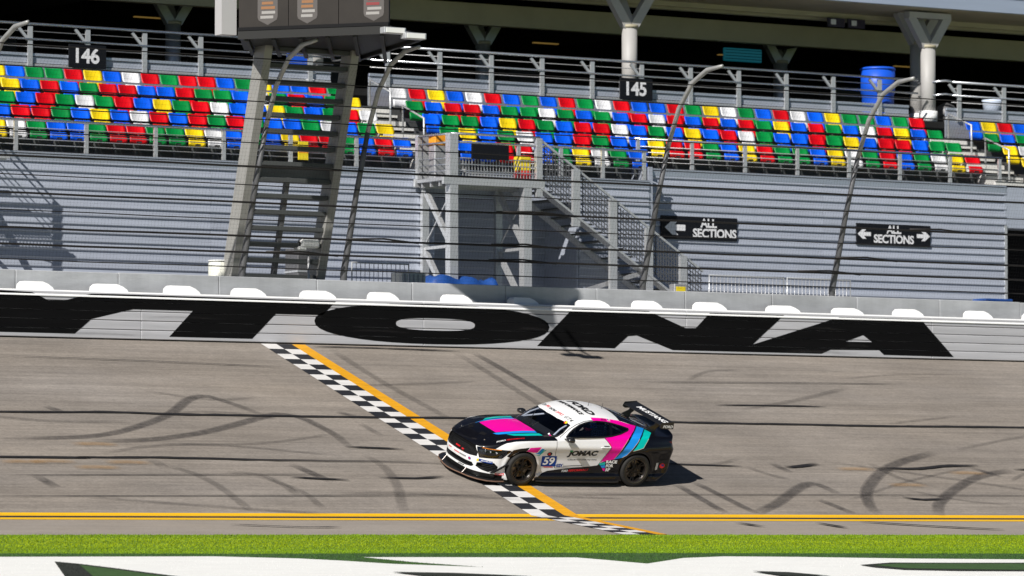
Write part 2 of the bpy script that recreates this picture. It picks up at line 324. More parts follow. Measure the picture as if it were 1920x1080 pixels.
# painted logo on the infield grass
PAINT = [('gdark', [(-60, -7.1), (-15.96, -7.14), (-10.83, -7.36), (-5.59, -7.26), (5.92, -7.7), (60, -8.0), (60, -30), (-60, -30)]),
 ('gpaint', [(-60, -7.85), (-15.92, -7.86), (-11.93, -7.87), (-10.53, -8.33), (-9.95, -8.77), (-9.33, -9.42), (-7.94, -10.1), (-8.71, -9.13), (-9.14, -8.1), (-8.12, -8.13), (-4.89, -8.28), (-4.59, -8.83), (-4.24, -9.56), (-2.72, -8.45), (-1.64, -8.15), (-.07, -8.3), (2.04, -8.7), (4.75, -9.0), (60, -10), (60, -29), (-60, -29)]),
 ('gblack', [(-15.39, -8.8), (-15.16, -9.21), (-14.93, -10.01), (-14.73, -10.95), (-14.2, -13), (-17.2, -13)]), ('gdark', [(-15.28, -9.5), (-15.07, -10.3), (-14.89, -11.19), (-14.6, -12.9), (-16.6, -12.9)]),
 ('gblack', [(-.03, -10.09), (.99, -9.64), (2.24, -9.73), (9, -9.9), (9, -11.6), (2.72, -11.45), (1.26, -11.33), (.24, -11.07), (-.06, -10.57)]),
 ('gdark', [(.21, -10.2), (.91, -9.9), (8.6, -10.2), (8.6, -11.4), (2.85, -11.3), (.43, -10.87)]),
 ('gblack', [(-10.33, -11.11), (-9.3, -11.36), (-8.14, -12.02), (-10.15, -11.91)]), ('gblack', [(-3.22, -11.3), (-2.63, -11.58), (-2.26, -12.32), (-3.23, -12.27)])]
def infield_z(y): return float(np.interp(y, [-30, -14, -3.31], [-1.75, -1.25, -.378]))
for k, (mn, poly) in enumerate(PAINT):
    V2, F2 = fill_poly(poly); bm = bmesh.new(); vs_ = [bm.verts.new((a, b_, 0)) for a, b_ in V2]
    for f in F2:
        try: bm.faces.new([vs_[i] for i in f])
        except ValueError: pass
    bmesh.ops.bisect_plane(bm, geom=bm.verts[:] + bm.edges[:] + bm.faces[:], plane_co=(0, -14, 0), plane_no=(0, 1, 0))
    for v in bm.verts: v.co.z = infield_z(v.co.y) + .004 * (k + 1)
    bmesh.ops.recalc_face_normals(bm, faces=bm.faces[:])
    me = bpy.data.meshes.new('field_paint'); bm.to_mesh(me); bm.free(); me.materials.append(M[mn]); inst('field_paint', me, ground)
def inside(px, py, poly):
    r = np.zeros(len(px), bool); n = len(poly)
    for i in range(n):
        x1, y1 = poly[i]; x2, y2 = poly[(i + 1) % n]
        c = ((y1 > py) != (y2 > py)) & (px < (x2 - x1) * (py - y1) / (y2 - y1 + 1e-12) + x1); r ^= c
    return r
def grass_blades():
    n = 210000; X_ = -21 + 34 * rng.random(n)
    Y = -3.27 - 10.5 * rng.random(n) ** 1.15 - .10 * rng.random(n) * (np.sin(X_ * 2.3) + np.sin(X_ * 5.1 + 1) + 1); X = X_
    col = np.zeros((n, 3)); t = rng.random(n)[:, None]
    patch = (.5 + .5 * np.sin(X * .35 + 1.7 * np.sin(Y * 1.3)) * np.sin(Y * 2.1 + .3 * X))[:, None]
    mid = np.exp(-((Y + 5.2) / 1.3) ** 2)[:, None]; streak = (.5 + .5 * np.sin(Y * 5 + .8 * np.sin(X * .22) + .12 * X))[:, None]
    col[:] = (np.array([.18, .30, .004]) * (1 - mid) + np.array([.27, .35, .002]) * mid) * (.95 + .1 * t) * (.80 + .16 * patch + .16 * streak)
    for mn, poly in PAINT:
        i = inside(X, Y, poly); base = {'gdark': (.05, .12, .02), 'gpaint': (.80, .80, .77), 'gblack': (.015, .02, .012)}[mn]
        col[i] = np.array(base) * (.96 + .08 * t[i])
    painted = col.sum(1) > 1.6
    h = np.where(painted, .009, .018) * (.6 + .9 * rng.random(n)); a = rng.random(n) * 6.283; w = .006 + .006 * rng.random(n)
    Z = np.interp(Y, [-30, -14, -3.31], [-1.75, -1.25, -.378]); lx = (rng.random(n) - .5) * h * 1.2; ly = (rng.random(n) - .5) * h * 1.2
    V = np.empty((n, 3, 3)); V[:, 0] = np.stack([X - w * np.cos(a), Y - w * np.sin(a), Z], 1); V[:, 1] = np.stack([X + w * np.cos(a), Y + w * np.sin(a), Z], 1)
    V[:, 2] = np.stack([X + lx, Y + ly, Z + h], 1)
    me = bpy.data.meshes.new('grass'); me.vertices.add(3 * n); me.vertices.foreach_set('co', V.ravel())
    me.loops.add(3 * n); me.loops.foreach_set('vertex_index', np.arange(3 * n)); me.polygons.add(n)
    me.polygons.foreach_set('loop_start', np.arange(0, 3 * n, 3)); me.polygons.foreach_set('loop_total', np.full(n, 3)); me.update()
    ca = me.color_attributes.new('tint', 'FLOAT_COLOR', 'POINT'); c4 = np.ones((n, 3, 4), np.float32); c4[:, :, :3] = col[:, None, :]; ca.data.foreach_set('color', c4.ravel())
    m = bpy.data.materials.new('grass blades'); m.use_nodes = True; b = m.node_tree.nodes['Principled BSDF']; b.inputs['Roughness'].default_value = .6; b.inputs['Specular IOR Level'].default_value = .2
    at = m.node_tree.nodes.new('ShaderNodeAttribute'); at.attribute_name = 'tint'; m.node_tree.links.new(at.outputs['Color'], b.inputs['Base Color']); me.materials.append(m)
    o = inst('grass', me); tag(o, 'short mown infield grass, bright green with white logo paint', 'grass', kind='stuff')
grass_blades()

# ================================================================ CRASH BARRIER AND CONCRETE WALL
YW = 10.97; ZB = 3.755; TH = .196
barrier = thing('crash_barrier', 'white steel tube crash barrier with huge black letters', 'barrier', (0, YW, ZB))
tube_me = MB().box(-3.498, 3.498, 0, .2, .0, TH - .012, .012).build('tube', M['barrier'], None).data
bpy.data.objects.remove(bpy.data.objects['tube'])
for k in range(5):
    for j in range(-3, 6):
        inst('tube', tube_me, barrier, (j * 7.0 + (k % 2) * .004, (k % 2) * .003, .03 + k * TH))
for j in range(-3, 6):
    # sloping bright cap on the top tube
    x0 = j * 7 - 3.498; x1 = j * 7 + 3.498; zt = .03 + 5 * TH
    MB().prism([(-.022, zt - .115), (-.022, zt - .10), (.06, zt + .012), (.22, zt + .03), (.22, zt - .012), (.03, zt - .013)], lambda a, b: (x0, a, b), lambda a, b: (x1, a, b)).build('cap_strip', M['capw'], barrier)
MB().box(-160, 200, .03, .19, -.15, .03).build('backing_beam', M['dark'], barrier)
LET = {'Y': [[(-7.32, 4.758), (-6.08, 4.717), (-5.7, 4.554), (-5.33, 4.563), (-4.69, 4.72), (-4.1, 4.727), (-3.7, 4.42), (-4.69, 4.187), (-5.08, 3.868), (-7.6, 3.867), (-8.3, 4.3), (-9.2, 4.758)]],
 'T': [[(-4.11, 4.727), (1.27, 4.715), (.94, 4.41), (-.23, 4.405), (-.81, 3.852), (-2.83, 3.852), (-2.26, 4.421), (-3.71, 4.42)]],
 'N': [[(6.46, 3.85), (7.41, 4.71), (9.45, 4.71), (10.47, 4.347), (10.76, 4.353), (11.15, 4.71), (13.23, 4.71), (12.34, 4.011), (12.2, 3.835), (10.12, 3.835), (9.14, 4.149), (8.9, 4.129), (8.54, 3.843)]],
 'A': [[(12.2, 3.836), (12.34, 4.008), (14.81, 4.70), (17.18, 4.70), (18.14, 3.836), (16.09, 3.846), (15.95, 3.952), (14.55, 3.934), (14.29, 3.836)], [(14.98, 4.133), (15.49, 4.295), (15.75, 4.139)]]}
def sell(cx, cz, a, b, e, n=40): return [(cx + a * math.copysign(abs(math.cos(t)) ** (2 / e), math.cos(t)), cz + b * math.copysign(abs(math.sin(t)) ** (2 / e), math.sin(t))) for t in [2 * math.pi * i / n for i in range(n)]]
LET['O'] = [sell(3.76, 4.275, 3.03, .442, 2.25), sell(3.81, 4.272, 1.02, .138, 2.6)]
zb_lines = [ZB + .03 + k * TH for k in range(6)]
for ch in 'YTONA':
    V2, F2 = fill_poly(LET[ch][0], LET[ch][1:]); bm = bmesh.new(); vs_ = [bm.verts.new((a, 0, b_)) for a, b_ in V2]
    for f in F2:
        try: bm.faces.new([vs_[i] for i in f])
        except ValueError: pass
    for zl in zb_lines:
        for zz in (zl - .003, zl - .010):
            bmesh.ops.bisect_plane(bm, geom=bm.verts[:] + bm.edges[:] + bm.faces[:], plane_co=(0, 0, zz), plane_no=(0, 0, 1))
    dead = [f for f in bm.faces if any(zl - .010 < f.calc_center_median().z < zl - .003 for zl in zb_lines)]
    bmesh.ops.delete(bm, geom=dead, context='FACES')
    for v in bm.verts: v.co -= Vector((0, 0, ZB)); v.co.y = -.004
    for f in bm.faces:
        f.normal_update()
        if f.normal.y > 0: f.normal_flip()
    me = bpy.data.meshes.new('painted_letter'); bm.to_mesh(me); bm.free(); me.materials.append(M['letter']); o = inst('painted_letter', me, barrier); o['label'] = f'huge black italic letter {ch} painted on the barrier'
rb = random.Random(21)
for k in range(9):                                      # rubber scuffs along the tubes
    x = rb.uniform(-8, 20); ln = rb.uniform(.6, 2.6); z = .03 + rb.randrange(5) * TH + rb.uniform(.04, .13); h = rb.uniform(.015, .05); V_ = []; F_ = []; cv = []
    for i in range(9):
        u = i / 8
        for e, c in ((-1, 0), (0, 1), (1, 0)): V_.append((x + ln * u, -.0065 - .0002 * k, z + e * h + .02 * math.sin(u * 4))); cv.append(c * min(1, 4 * min(u, 1 - u)))
        if i: F_ += [((i - 1) * 3 + j, i * 3 + j, i * 3 + j + 1, (i - 1) * 3 + j + 1) for j in (0, 1)]
    o = mesh('rubber_scuff', V_, F_, M['rubber2'], barrier); at = o.data.attributes.new('cover', 'FLOAT', 'POINT'); at.data.foreach_set('value', cv)
cw = thing('concrete_wall', 'grey mottled concrete retaining wall behind the white barrier', 'wall', (0, 11.72, 3.9))
rj = random.Random(3)
for j in range(-9, 16):
    MB().box(j * 2.44 - 1.214, j * 2.44 + 1.214, .0 + rj.random() * .006, .32, .0, 1.325 + rj.random() * .012, .012).build('wall_panel', M['concrete'], cw)
# white foam caps standing on the barrier
LUMPS = [-9.3, -7.55, -5.8, -4.06, -2.3, -.67, 1.06, 2.72, 4.61, 6.36, 8.22, 9.7, 11.44, 13.5, 15.35, 17.12, 19.2, 21.0]
cap = MB()
prof = [(-.36, 0), (-.34, .13), (-.27, .19), (.16, .19), (.27, .14), (.34, .07), (.36, 0)]
cap.prism(prof, lambda a, b: (a, -.16 + .75 * b, b), lambda a, b: (a, .20, b))
cap_o = cap.build('foam_cap', M['capw']); cap_me = cap_o.data; bpy.data.objects.remove(cap_o)
ORD = ['first', 'second', 'third', 'fourth', 'fifth', 'sixth', 'seventh', 'eighth', 'ninth', 'tenth', 'eleventh', 'twelfth', 'thirteenth', 'fourteenth', 'fifteenth', 'sixteenth', 'seventeenth', 'eighteenth',
       'nineteenth', 'twentieth', 'twenty-first', 'twenty-second', 'twenty-third', 'twenty-fourth', 'twenty-fifth', 'twenty-sixth', 'twenty-seventh', 'twenty-eighth', 'twenty-ninth', 'thirtieth', 'thirty-first', 'thirty-second']
vis = [x for x in LUMPS if -6.5 < x < 20.0]; out_l = [x for x in LUMPS if x <= -6.5][::-1]; out_r = [x for x in LUMPS if x >= 20.0]
def foam(x, label):
    o = inst('foam_cap', cap_me, None, (x, 11.37, 4.772)); o.scale = (rj.uniform(.9, 1.08), 1, rj.uniform(.88, 1.06)); o.rotation_euler.z = rj.uniform(-.06, .06)
    tag(o, label, 'foam cap', 'white foam caps along the barrier top')
for i, x in enumerate(vis): foam(x, f'white rounded foam cap on the barrier top, {ORD[i]} from the left')
for i, x in enumerate(out_l): foam(x, f'white rounded foam cap on the barrier, {ORD[i]} beyond the left picture edge')
for i, x in enumerate(out_r): foam(x, f'white rounded foam cap on the barrier, {ORD[i]} beyond the right picture edge')

# ================================================================ CATCH FENCE
fence = thing('catch_fence', 'tall catch fence of curved steel posts and dark wire ropes', 'fence', (0, 11.9, 5.25))
PROF = [(0, -.35), (0, .12), (-.55, 1.85), (-1.05, 3.2), (-1.5, 4.05), (-2.05, 4.6), (-2.65, 4.84), (-3.25, 4.88)]     # y, z along a post
def fence_y(z): return float(np.interp(z, [p[1] for p in PROF[1:]], [p[0] for p in PROF[1:]]))
for X in (-14.2, -7.35, -.55, 2.0, 9.92, 15.27, 22.3, 29.0):
    lo = [(X, a, b) for a, b in PROF[:4]]; hi = [(X, a, b) for a, b in PROF[3:]]
    MB().tube(lo, [.08, .08, .065, .055], 10).build('post', M['post'], fence, True)
    Q = []
    for i in range(len(hi) - 1):
        for t in (0, .33, .66): Q.append(tuple(np.array(hi[i]) * (1 - t) + np.array(hi[i + 1]) * t))
    Q.append(hi[-1]); MB().tube(Q, [.055] * (len(Q) - 3) + [.05, .045, .04], 10).build('post_arch', M['postarch'], fence, True)
CABZ = [.2, .52, .86, 1.22, 1.58, 1.95, 2.34, 2.84, 3.33, 3.70, 4.14, 4.55]
for i, z in enumerate(CABZ):
    r = .023 if i in (1, 2, 4, 6) else .012; pts = []
    rr = random.Random(i)
    for X in np.arange(-30, 45, 1.5): pts.append((X, fence_y(z) - .08 + rr.uniform(-.01, .01), z + rr.uniform(-.008, .008)))
    MB().tube(pts, r, 6).build('wire_rope', M['cable'], fence, True)
    if i in (1, 2, 4):          # clamped splices where two lengths overlap
        for xs in (-1.2 + 2 * i, 6.5, 14 + i):
            MB().tube([(xs - .9, fence_y(z) - .14, z + .02), (xs, fence_y(z) - .15, z + .05), (xs + .9, fence_y(z) - .14, z - .02)], .020, 6).build('splice', M['cable'], fence, True)

# woven wire between the posts, too fine to pick apart
wm = MB()
zs_ = np.linspace(.05, 4.5, 56)
for z in zs_: wm.tube([(-30, fence_y(z) - .05, z), (45, fence_y(z) - .05, z)], .0013, 3, False)
for X in np.arange(-12, 30, .08): wm.tube([(X, fence_y(z) - .05, z) for z in (.05, .6, 1.85, 2.6, 3.2, 3.7, 4.05, 4.35, 4.5)], .0013, 3, False)
o = wm.build('wire_mesh', M['cable'], fence, fix=False); o['kind'] = 'stuff'
# ================================================================ GRANDSTAND
YF = 18.3; Y1 = 22.0; RUN = .8; RISE = .383; TOP1 = 10.68
XS = 14.35                      # where the front of the stand steps back by one row
def row_y(r): return Y1 - RUN * r
def row_top(r): return TOP1 - RISE * r
def tread_z(r): return row_top(r) - .80
XL, XR = -16.0, 38.0
stand = thing('grandstand', 'grandstand of grey aluminium siding, tiers, aisles and silver railings', 'grandstand', (0, YF, 4.6))
def S(b, name, m, smooth=False, label=None):
    o = b.build(name, m, stand, smooth); o.location = -Vector(stand.location)
    if label: o['label'] = label
    return o
# tiers
for r in range(5):
    y0 = row_y(r) - .52; y1 = row_y(r) + .28; xr = XS if r == 4 else XR
    S(MB().box(XL, xr, y0, y1 + .05, tread_z(r) - .10, tread_z(r)), 'tier_tread', M['post'])  # dark tread and riser paint in the shade between the seat rows
    S(MB().box(XL, xr, y1 + .004, y1 + .05, tread_z(r), tread_z(r) + RISE - .10), 'tier_riser', M['stair'])
# siding planks of the front wall: overlapping boards with a drip lip
def plank_mesh(L, H):
    b = MB(); b.prism([(0, 0), (-.046, .006), (-.050, .022), (-.006, H - .004), (-.006, H), (.0, H)], lambda a, c: (0, a, c), lambda a, c: (L, a, c))
    o = b.build('p', M['siding']); me = o.data; bpy.data.objects.remove(o); return me
PH = .198
for (xa, xb, yf, ztop, zbot) in ((XL, 8.15, YF, 8.30, 5.0), (8.15, 12.3, YF, 8.30, 7.7), (8.15, 12.3, YF + 1.5, 7.72, 5.0), (12.3, XS, YF, 8.30, 5.0), (XS, 26.05, YF + .8, 8.68, 5.0), (28.2, XR, YF + .8, 8.68, 5.0)):
    nseg = max(1, round((xb - xa) / 5.9)); L = (xb - xa) / nseg; me = plank_mesh(L - .006, PH)
    nrow = int((ztop - zbot) / PH)
    for k in range(nrow):
        for j in range(nseg):
            o = inst('siding_plank', me, stand, Vector((xa + j * L, yf, ztop - (k + 1) * PH)) - Vector(stand.location))
    S(MB().box(xa, xb, yf + .004, yf + .2, 4.6 if zbot < 6 else ztop - nrow * PH, ztop - .002), 'wall_core', M['darker'])
    if ztop < 8: continue
    S(MB().box(xa, xb, yf - .06, yf + .45, ztop, ztop + .035, .006), 'coping', M['siding2'])
    S(MB().box(xa, xb, yf - .045, yf - .004, ztop - .16, ztop - .02, .006), 'coping_trim', M['siding2'])
S(MB().box(XS, XS + .12, YF, YF + .8, 4.6, 8.68), 'wall_return', M['siding'])
for x in (8.15, 12.3): S(MB().box(x - .05, x + .05, YF + .01, YF + 1.5, 4.6, 8.25), 'recess_wall', M['siding'])
S(MB().box(8.2, 12.25, YF + .21, YF + 1.49, 7.72, 7.8), 'recess_ceiling', M['siding'])
# doorway at the right end
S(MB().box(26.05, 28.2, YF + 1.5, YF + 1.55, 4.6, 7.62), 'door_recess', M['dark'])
S(MB().box(25.99, 26.07, YF + .75, YF + 1.5, 4.6, 7.68), 'door_jamb', M['galv'])
S(MB().box(25.99, 28.25, YF + .77, YF + 1.5, 7.62, 8.68), 'door_lintel', M['siding'])
# front railing (posts, top rail, wires)
def railing(x0, x1, y, z0, zt, n, wires, mrail='chrome', brace=False, name='rail'):
    step = (x1 - x0) / n
    for k in range(n + 1):
        x = x0 + k * step
        b = MB().box(x - .045, x + .045, y - .03, y + .03, z0 - .12, zt - .03)
        S(b, name + '_post', M['galv'])
        if brace: S(MB().bar((x - .30, y - .02, zt - .06), (x, y - .02, zt - .36), .05, .05), name + '_brace', M['galv'])
    S(MB().tube([(x0 - .1, y, zt), (x1 + .1, y, zt)], .032, 8), name + '_tube', M[mrail], True)
    for z in wires: S(MB().tube([(x0 - .05, y - .01, z), (x1 + .05, y - .01, z)], .011, 6), name + '_wire', M['galv'], True)
railing(XL + .6, 7.85, YF + .05, 8.35, 9.06, 13, [8.5, 8.62, 8.74, 8.88])
railing(10.6, XS - .1, YF + .05, 8.35, 9.06, 3, [8.5, 8.62, 8.74, 8.88])
railing(XS + .25, 25.9, YF + .85, 8.73, 9.44, 7, [8.88, 9.0, 9.12, 9.26])
railing(27.2, XR, YF + .85, 8.73, 9.44, 4, [8.88, 9.0, 9.12, 9.26])
# parapet and back railing of the concourse
YR = 22.9
for (xa, xb) in ((XL, 7.95), (9.05, 25.75), (27.0, XR)):
    S(MB().box(xa, xb, YR - .03, YR + .05, 10.30, 10.79), 'parapet_panel', M['siding2'])
    S(MB().box(xa, xb, YR - .05, YR + .03, 10.79, 10.85, .008), 'parapet_trim', M['galv'])
    S(MB().box(xa, xb, YR - .015, YR + .03, 10.87, 11.02), 'parapet_panel', M['siding'])
    S(MB().box(xa, xb, YR - .05, YR + .03, 11.03, 11.10, .008), 'parapet_trim', M['siding2'])
def back_rail(xa, xb, step, off=0):
    n = round((xb - xa) / step)
    for k in range(n + 1):
        x = xa + off + k * step
        if x > xb: break
        S(MB().box(x - .06, x + .06, YR - .10, YR - .052, 10.74, 11.74), 'back_rail_post', M['galv'])
        S(MB().bar((x - .34, YR - .075, 11.73), (x, YR - .075, 11.36), .045, .07), 'back_rail_brace', M['galv'])
    for z, r in ((11.79, .034), (11.43, .026)): S(MB().tube([(xa - .15, YR - .10, z), (xb + .1, YR - .10, z)], r, 8), 'back_rail_tube', M['chrome'], True)
    for z in (11.62, 11.25): S(MB().tube([(xa - .15, YR - .06, z), (xb + .1, YR - .06, z)], .010, 6), 'back_rail_wire', M['steel'], True)
back_rail(XL + .2, 7.9, 1.535, .117); back_rail(9.2, 25.9, 1.52, .35); back_rail(27.3, XR, 1.52, .1)
for (xa, xb) in ((26.4, 27.3), (8.2, 9.2)):
    for z, r in ((11.79, .034), (11.43, .026)): S(MB().tube([(xb, YR - .10, z), (xb - .35, YR - .09, z + .03), (xa + .1, YR + .55, z - .02)], r, 8), 'back_rail_tube', M['chrome'], True)
# aisles: pale steps between the seat blocks
for (xa, xb) in ((7.95, 9.05), (25.72, 26.95)):
    for r in range(5 if xa < 20 else 4):
        for h in range(2):
            z = tread_z(r) + h * RISE / 2 + .10
            S(MB().box(xa, xb, row_y(r) - .52 + h * .4, row_y(r) - .12 + h * .4 + .02, z - .25, z, .006), 'aisle_step', M['step'])
            S(MB().box(xa, xb, row_y(r) - .524 + h * .4, row_y(r) - .50 + h * .4, z - .035, z + .002), 'step_nosing', M['stair'])
    xm = (xa + xb) / 2
    for r in (1, 3):
        S(MB().tube([(xm, row_y(r) - .3, tread_z(r)), (xm, row_y(r) - .3, tread_z(r) + .95), (xm, row_y(r) + .7, tread_z(r) + .95 + RISE), (xm, row_y(r) + .7, tread_z(r) + RISE)], .028, 8), 'aisle_handrail', M['galv'], True)
# ---------------- seats
SEATC = {'B': ('blue', (.0, .105, .80)), 'G': ('green', (.0, .235, .045)), 'R': ('red', (.66, .0, .006)), 'Y': ('yellow', (.86, .62, .006)), 'W': ('white', (.76, .76, .78))}
def seat_meshes(m):
    def shell(n, prof, w, th, bow):
        V = []; F = []; k = len(prof); cols = 9
        for i in range(cols):
            u = -1 + 2 * i / (cols - 1)
            for j, (py, pz, sc) in enumerate(prof): V.append((u * w * sc / 2, py - bow * (u * u) , pz))
        nV = len(V)
        V += [(x, y + th, z - .004) for x, y, z in V]
        for i in range(cols - 1):
            for j in range(k - 1):
                a = i * k + j; F.append((a, a + k, a + k + 1, a + 1)); F.append((nV + a, nV + a + 1, nV + a + k + 1, nV + a + k))
        edge = [i * k for i in range(cols)] + [(cols - 1) * k + j for j in range(1, k)] + [i * k + k - 1 for i in range(cols - 2, -1, -1)] + [j for j in range(k - 2, 0, -1)]
        for a, b_ in zip(edge, edge[1:] + edge[:1]): F.append((a, a + nV, b_ + nV, b_))
        bb = MB().add(V, F); o = bb.build(n, m, None, True); me = o.data; bpy.data.objects.remove(o); return me
    back = shell('backrest', [(-.045, .55, .90), (-.02, .562, .96), (.0, .60, 1.0), (.03, .68, 1.0), (.055, .74, .99), (.075, .775, .965), (.092, .795, .91), (.112, .80, .84)], .482, .02, .055)
    pan = shell('seat_pan', [(-.10, .30, .80), (-.135, .315, .92), (-.155, .35, .99), (-.15, .41, 1.0), (-.13, .46, .98), (-.10, .492, .92), (-.075, .50, .84)], .44, .03, .03)
    return back, pan
legb = MB().box(-.035, .035, .0, .07, .0, .41).box(-.05, .05, -.22, .05, .33, .37).build('bracket', M['stair']); LEG = legb.data; bpy.data.objects.remove(legb)
SM = {}
for c, (nm, col) in SEATC.items():
    SM[c] = seat_meshes(mat(f'{nm} seat plastic', col, .40, var=.10, vscale=4, orand=.16))
ROWN = ['top', 'second', 'third', 'fourth', 'front']
LEFT = ["BGGRYBWRGRRBGYBBRG", "YBRBGRRBBRGGBWGRBGY", "GBRGWGRBYGRWBBYGBGRW", "BRRGBYBWRBRGRGBBGWBGY", "YWGBBGRRGGYWBGBYRRGBRB"]
MID = ["WRYBWRBGBRGWRBBRGYWGBRWBYGGBGR", "GBRRBGGWGBGBRWRBRBRGYBRGBWRYBG", "BGGBYRGBRRWBGBYBRWGBBRGYBRRBGG", "GYBGWBBRGBBYRRGBYRGGBYWGRBGWYR", "BBRRBGYWGB"]
RIGHT = ["BYRBG", "GBGR", "YWGB", "YGR"]
rs_ = random.Random(5)
LEFT = [''.join(rs_.choice('BGRYBGRWB') for _ in range(6)) + row for row in LEFT]        # a few more columns outside the picture
RIGHT = [row + ''.join(rs_.choice('BGRYBGRWB') for _ in range(4)) for row in RIGHT]
def seat(x, r, c, label, grp):
    t = thing('stadium_seat', label, 'seat', (x, row_y(r), tread_z(r)), grp)
    inst('backrest', SM[c][0], t, (0, 0, 0)); inst('seat_pan', SM[c][1], t, (0, 0, 0))
    if r >= 3: inst('bracket', LEG, t, (0, -.02, 0))
for r, s_ in enumerate(LEFT):
    x0 = -1.13 - .502 * r - .01 * r - .512 * 6
    for i, c in enumerate(s_): seat(x0 + .512 * i, r, c, f'{SEATC[c][0]} plastic seat, {ORD[len(s_) - 1 - i]} from the aisle in the {ROWN[r]} row left of it', 'seats left of the aisle')
for r, s_ in enumerate(MID):
    for i, c in enumerate(s_): seat(9.36 + .5515 * i, r, c, f'{SEATC[c][0]} plastic seat, {ORD[i]} from the aisle in the {ROWN[r]} row of the middle block', 'seats of the middle block')
for r, s_ in enumerate(RIGHT):
    for i, c in enumerate(s_): seat(27.22 + .54 * i, r, c, f'{SEATC[c][0]} plastic seat, {ORD[i]} from the right aisle in the {ROWN[r]} row beyond it', 'seats beyond the right aisle')

# ================================================================ CONCOURSE AND ROOF OVER IT
conc = thing('concourse', 'dark covered concourse with pale columns, beige girders and blue grey roof edge', 'building', (0, 24, 10.7))
def Cc(b, name, m, smooth=False):
    o = b.build(name, m, conc, smooth); o.location = -Vector(conc.location); return o
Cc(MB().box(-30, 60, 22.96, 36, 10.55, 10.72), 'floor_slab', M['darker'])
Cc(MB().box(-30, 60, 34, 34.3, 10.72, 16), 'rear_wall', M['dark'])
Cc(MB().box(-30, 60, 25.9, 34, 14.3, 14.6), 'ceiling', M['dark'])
Cc(MB().box(10.5, 60, 22.6, 22.75, 13.74, 14.15), 'roof_fascia', M['fascia'])
Cc(MB().box(10.5, 60, 22.56, 22.74, 14.155, 14.9), 'roof_fascia', M['fascia'])
Cc(MB().box(10.5, 60, 22.752, 25.7, 13.73, 13.95), 'soffit', M['beige'])
Cc(MB().box(10.5, 60, 25.0, 25.08, 13.60, 13.728), 'soffit_trim', M['beige'])
Cc(MB().box(10.5, 60, 25.3, 25.42, 13.55, 13.728), 'soffit_trim', M['beige'])
Cc(MB().box(-30, 60, 25.72, 25.9, 13.72, 14.6), 'roof_beam', M['beige'])
Cc(MB().box(-30, 60, 27.0, 27.25, 13.02, 13.58), 'girder', M['beige'])
for X in np.arange(-24, 58, 5.5): Cc(MB().box(X, X + .25, 27.3, 34, 13.1, 13.6), 'cross_beam', M['darker'])
def column(X, Y, m, z1=12.72, r=.2, name='column'):
    b = MB().tube([(X, Y, 10.72), (X, Y, z1)], r, 20); o = Cc(b, name, m, True)
    sub = lambda bb, n, mm, sm=False: (lambda q: (setattr(q, 'location', (0, 0, 0)), q)[1])(bb.build(n, mm, o, sm))
    sub(MB().tube([(X, Y, 10.72), (X, Y, 11.02)], r + .05, 20), 'column_base', M['capw'] if m is M['column'] else m, True)
    sub(MB().tube([(X, Y, z1), (X, Y, z1 + .08)], r + .02, 20), 'column_collar', M['beige'], True)
    for s_ in (-1, 1):
        sub(MB().bar((X + s_ * .10, Y, z1 + .05), (X + s_ * .62, Y, z1 + .85), .24, .2, (0, 1, 0)), 'column_arm', m)
    sub(MB().bar((X, Y, z1 + .05), (X, Y + .5, z1 + .9), .24, .2, (1, 0, 0)), 'column_arm', m)
    sub(MB().box(X - .7, X + .7, Y - .12, Y + .12, z1 + .80, z1 + .95), 'column_head', m)
for X in (7.75, 17.09, 26.72, 36.3): column(X, 23.3, M['column'])
column(26.95, 24.1, M['column'], 12.9, .19)
for X in (-1.2, 6.57, 15.9, 25.6, 35): column(X, 28.6, M['steel'], 12.7, .2)
for X in (1.2, 11, 21, 31): Cc(MB().box(X, X + .9, 33.9, 33.99, 11.6, 12.3), 'wall_panel', M['darker'])
for X in np.arange(-6, 40, 6.1):
    lamp = Cc(MB().box(X, X + .8, 30.0, 30.1, 13.0, 13.03), 'lamp_strip', mat('dim warm lamp', (.5, .35, .1), .5, emit=(1.0, .6, .15, .10)) if not bpy.data.materials.get('dim warm lamp') else bpy.data.materials['dim warm lamp'])
for y, z, r in ((26.4, 13.9, .07), (26.7, 13.75, .04), (29.2, 13.5, .09)): Cc(MB().tube([(-30, y, z), (60, y, z)], r, 8), 'pipe_run', M['steel'], True)
for X in np.arange(-10, 42, 3.3): Cc(MB().box(X, X + .05, 33.7, 33.9, 10.72, 13.9), 'wall_rib', M['darker'])
for X in (3.2, 13.4, 19.5, 30.5): Cc(MB().box(X, X + 1.1, 33.0, 33.6, 10.72, 12.7, .03), 'kiosk', mat('kiosk grey', (.06, .06, .065), .7) if not bpy.data.materials.get('kiosk grey') else bpy.data.materials['kiosk grey'])
# round disc hanging above the concourse, bins, bucket and other small things up there
def one(name, b, m, label, cat, loc=(0, 0, 0), smooth=False, group=None):
    o = b.build(name, m, None, smooth); o.location = loc; return tag(o, label, cat, group)
t = thing('barrel', 'blue plastic barrel standing behind the upper railing near the right column', 'barrel', (25.3, 23.65, 10.72))
MB().tube([(0, 0, 0), (0, 0, .1), (0, 0, .14), (0, 0, .7), (0, 0, .74), (0, 0, 1.36)], [.44, .45, .43, .43, .46, .46], 28).build('drum', M['blue'], t, True)
MB().tube([(0, 0, 1.362), (0, 0, 1.40), (0, 0, 1.43)], [.48, .48, .44], 28).build('lid', M['blue'], t, True)
t = thing('bucket', 'pale blue white bucket behind the upper railing at the right edge', 'bucket', (29.15, 23.6, 10.98))
MB().box(-.4, .4, -.3, .3, -.26, 0).build('shelf', M['dark'], t)
MB().tube([(0, 0, 0), (0, 0, .42), (0, 0, .48)], [.24, .29, .31], 20).build('pail', mat('pale blue plastic', (.62, .70, .85), .4), t, True)
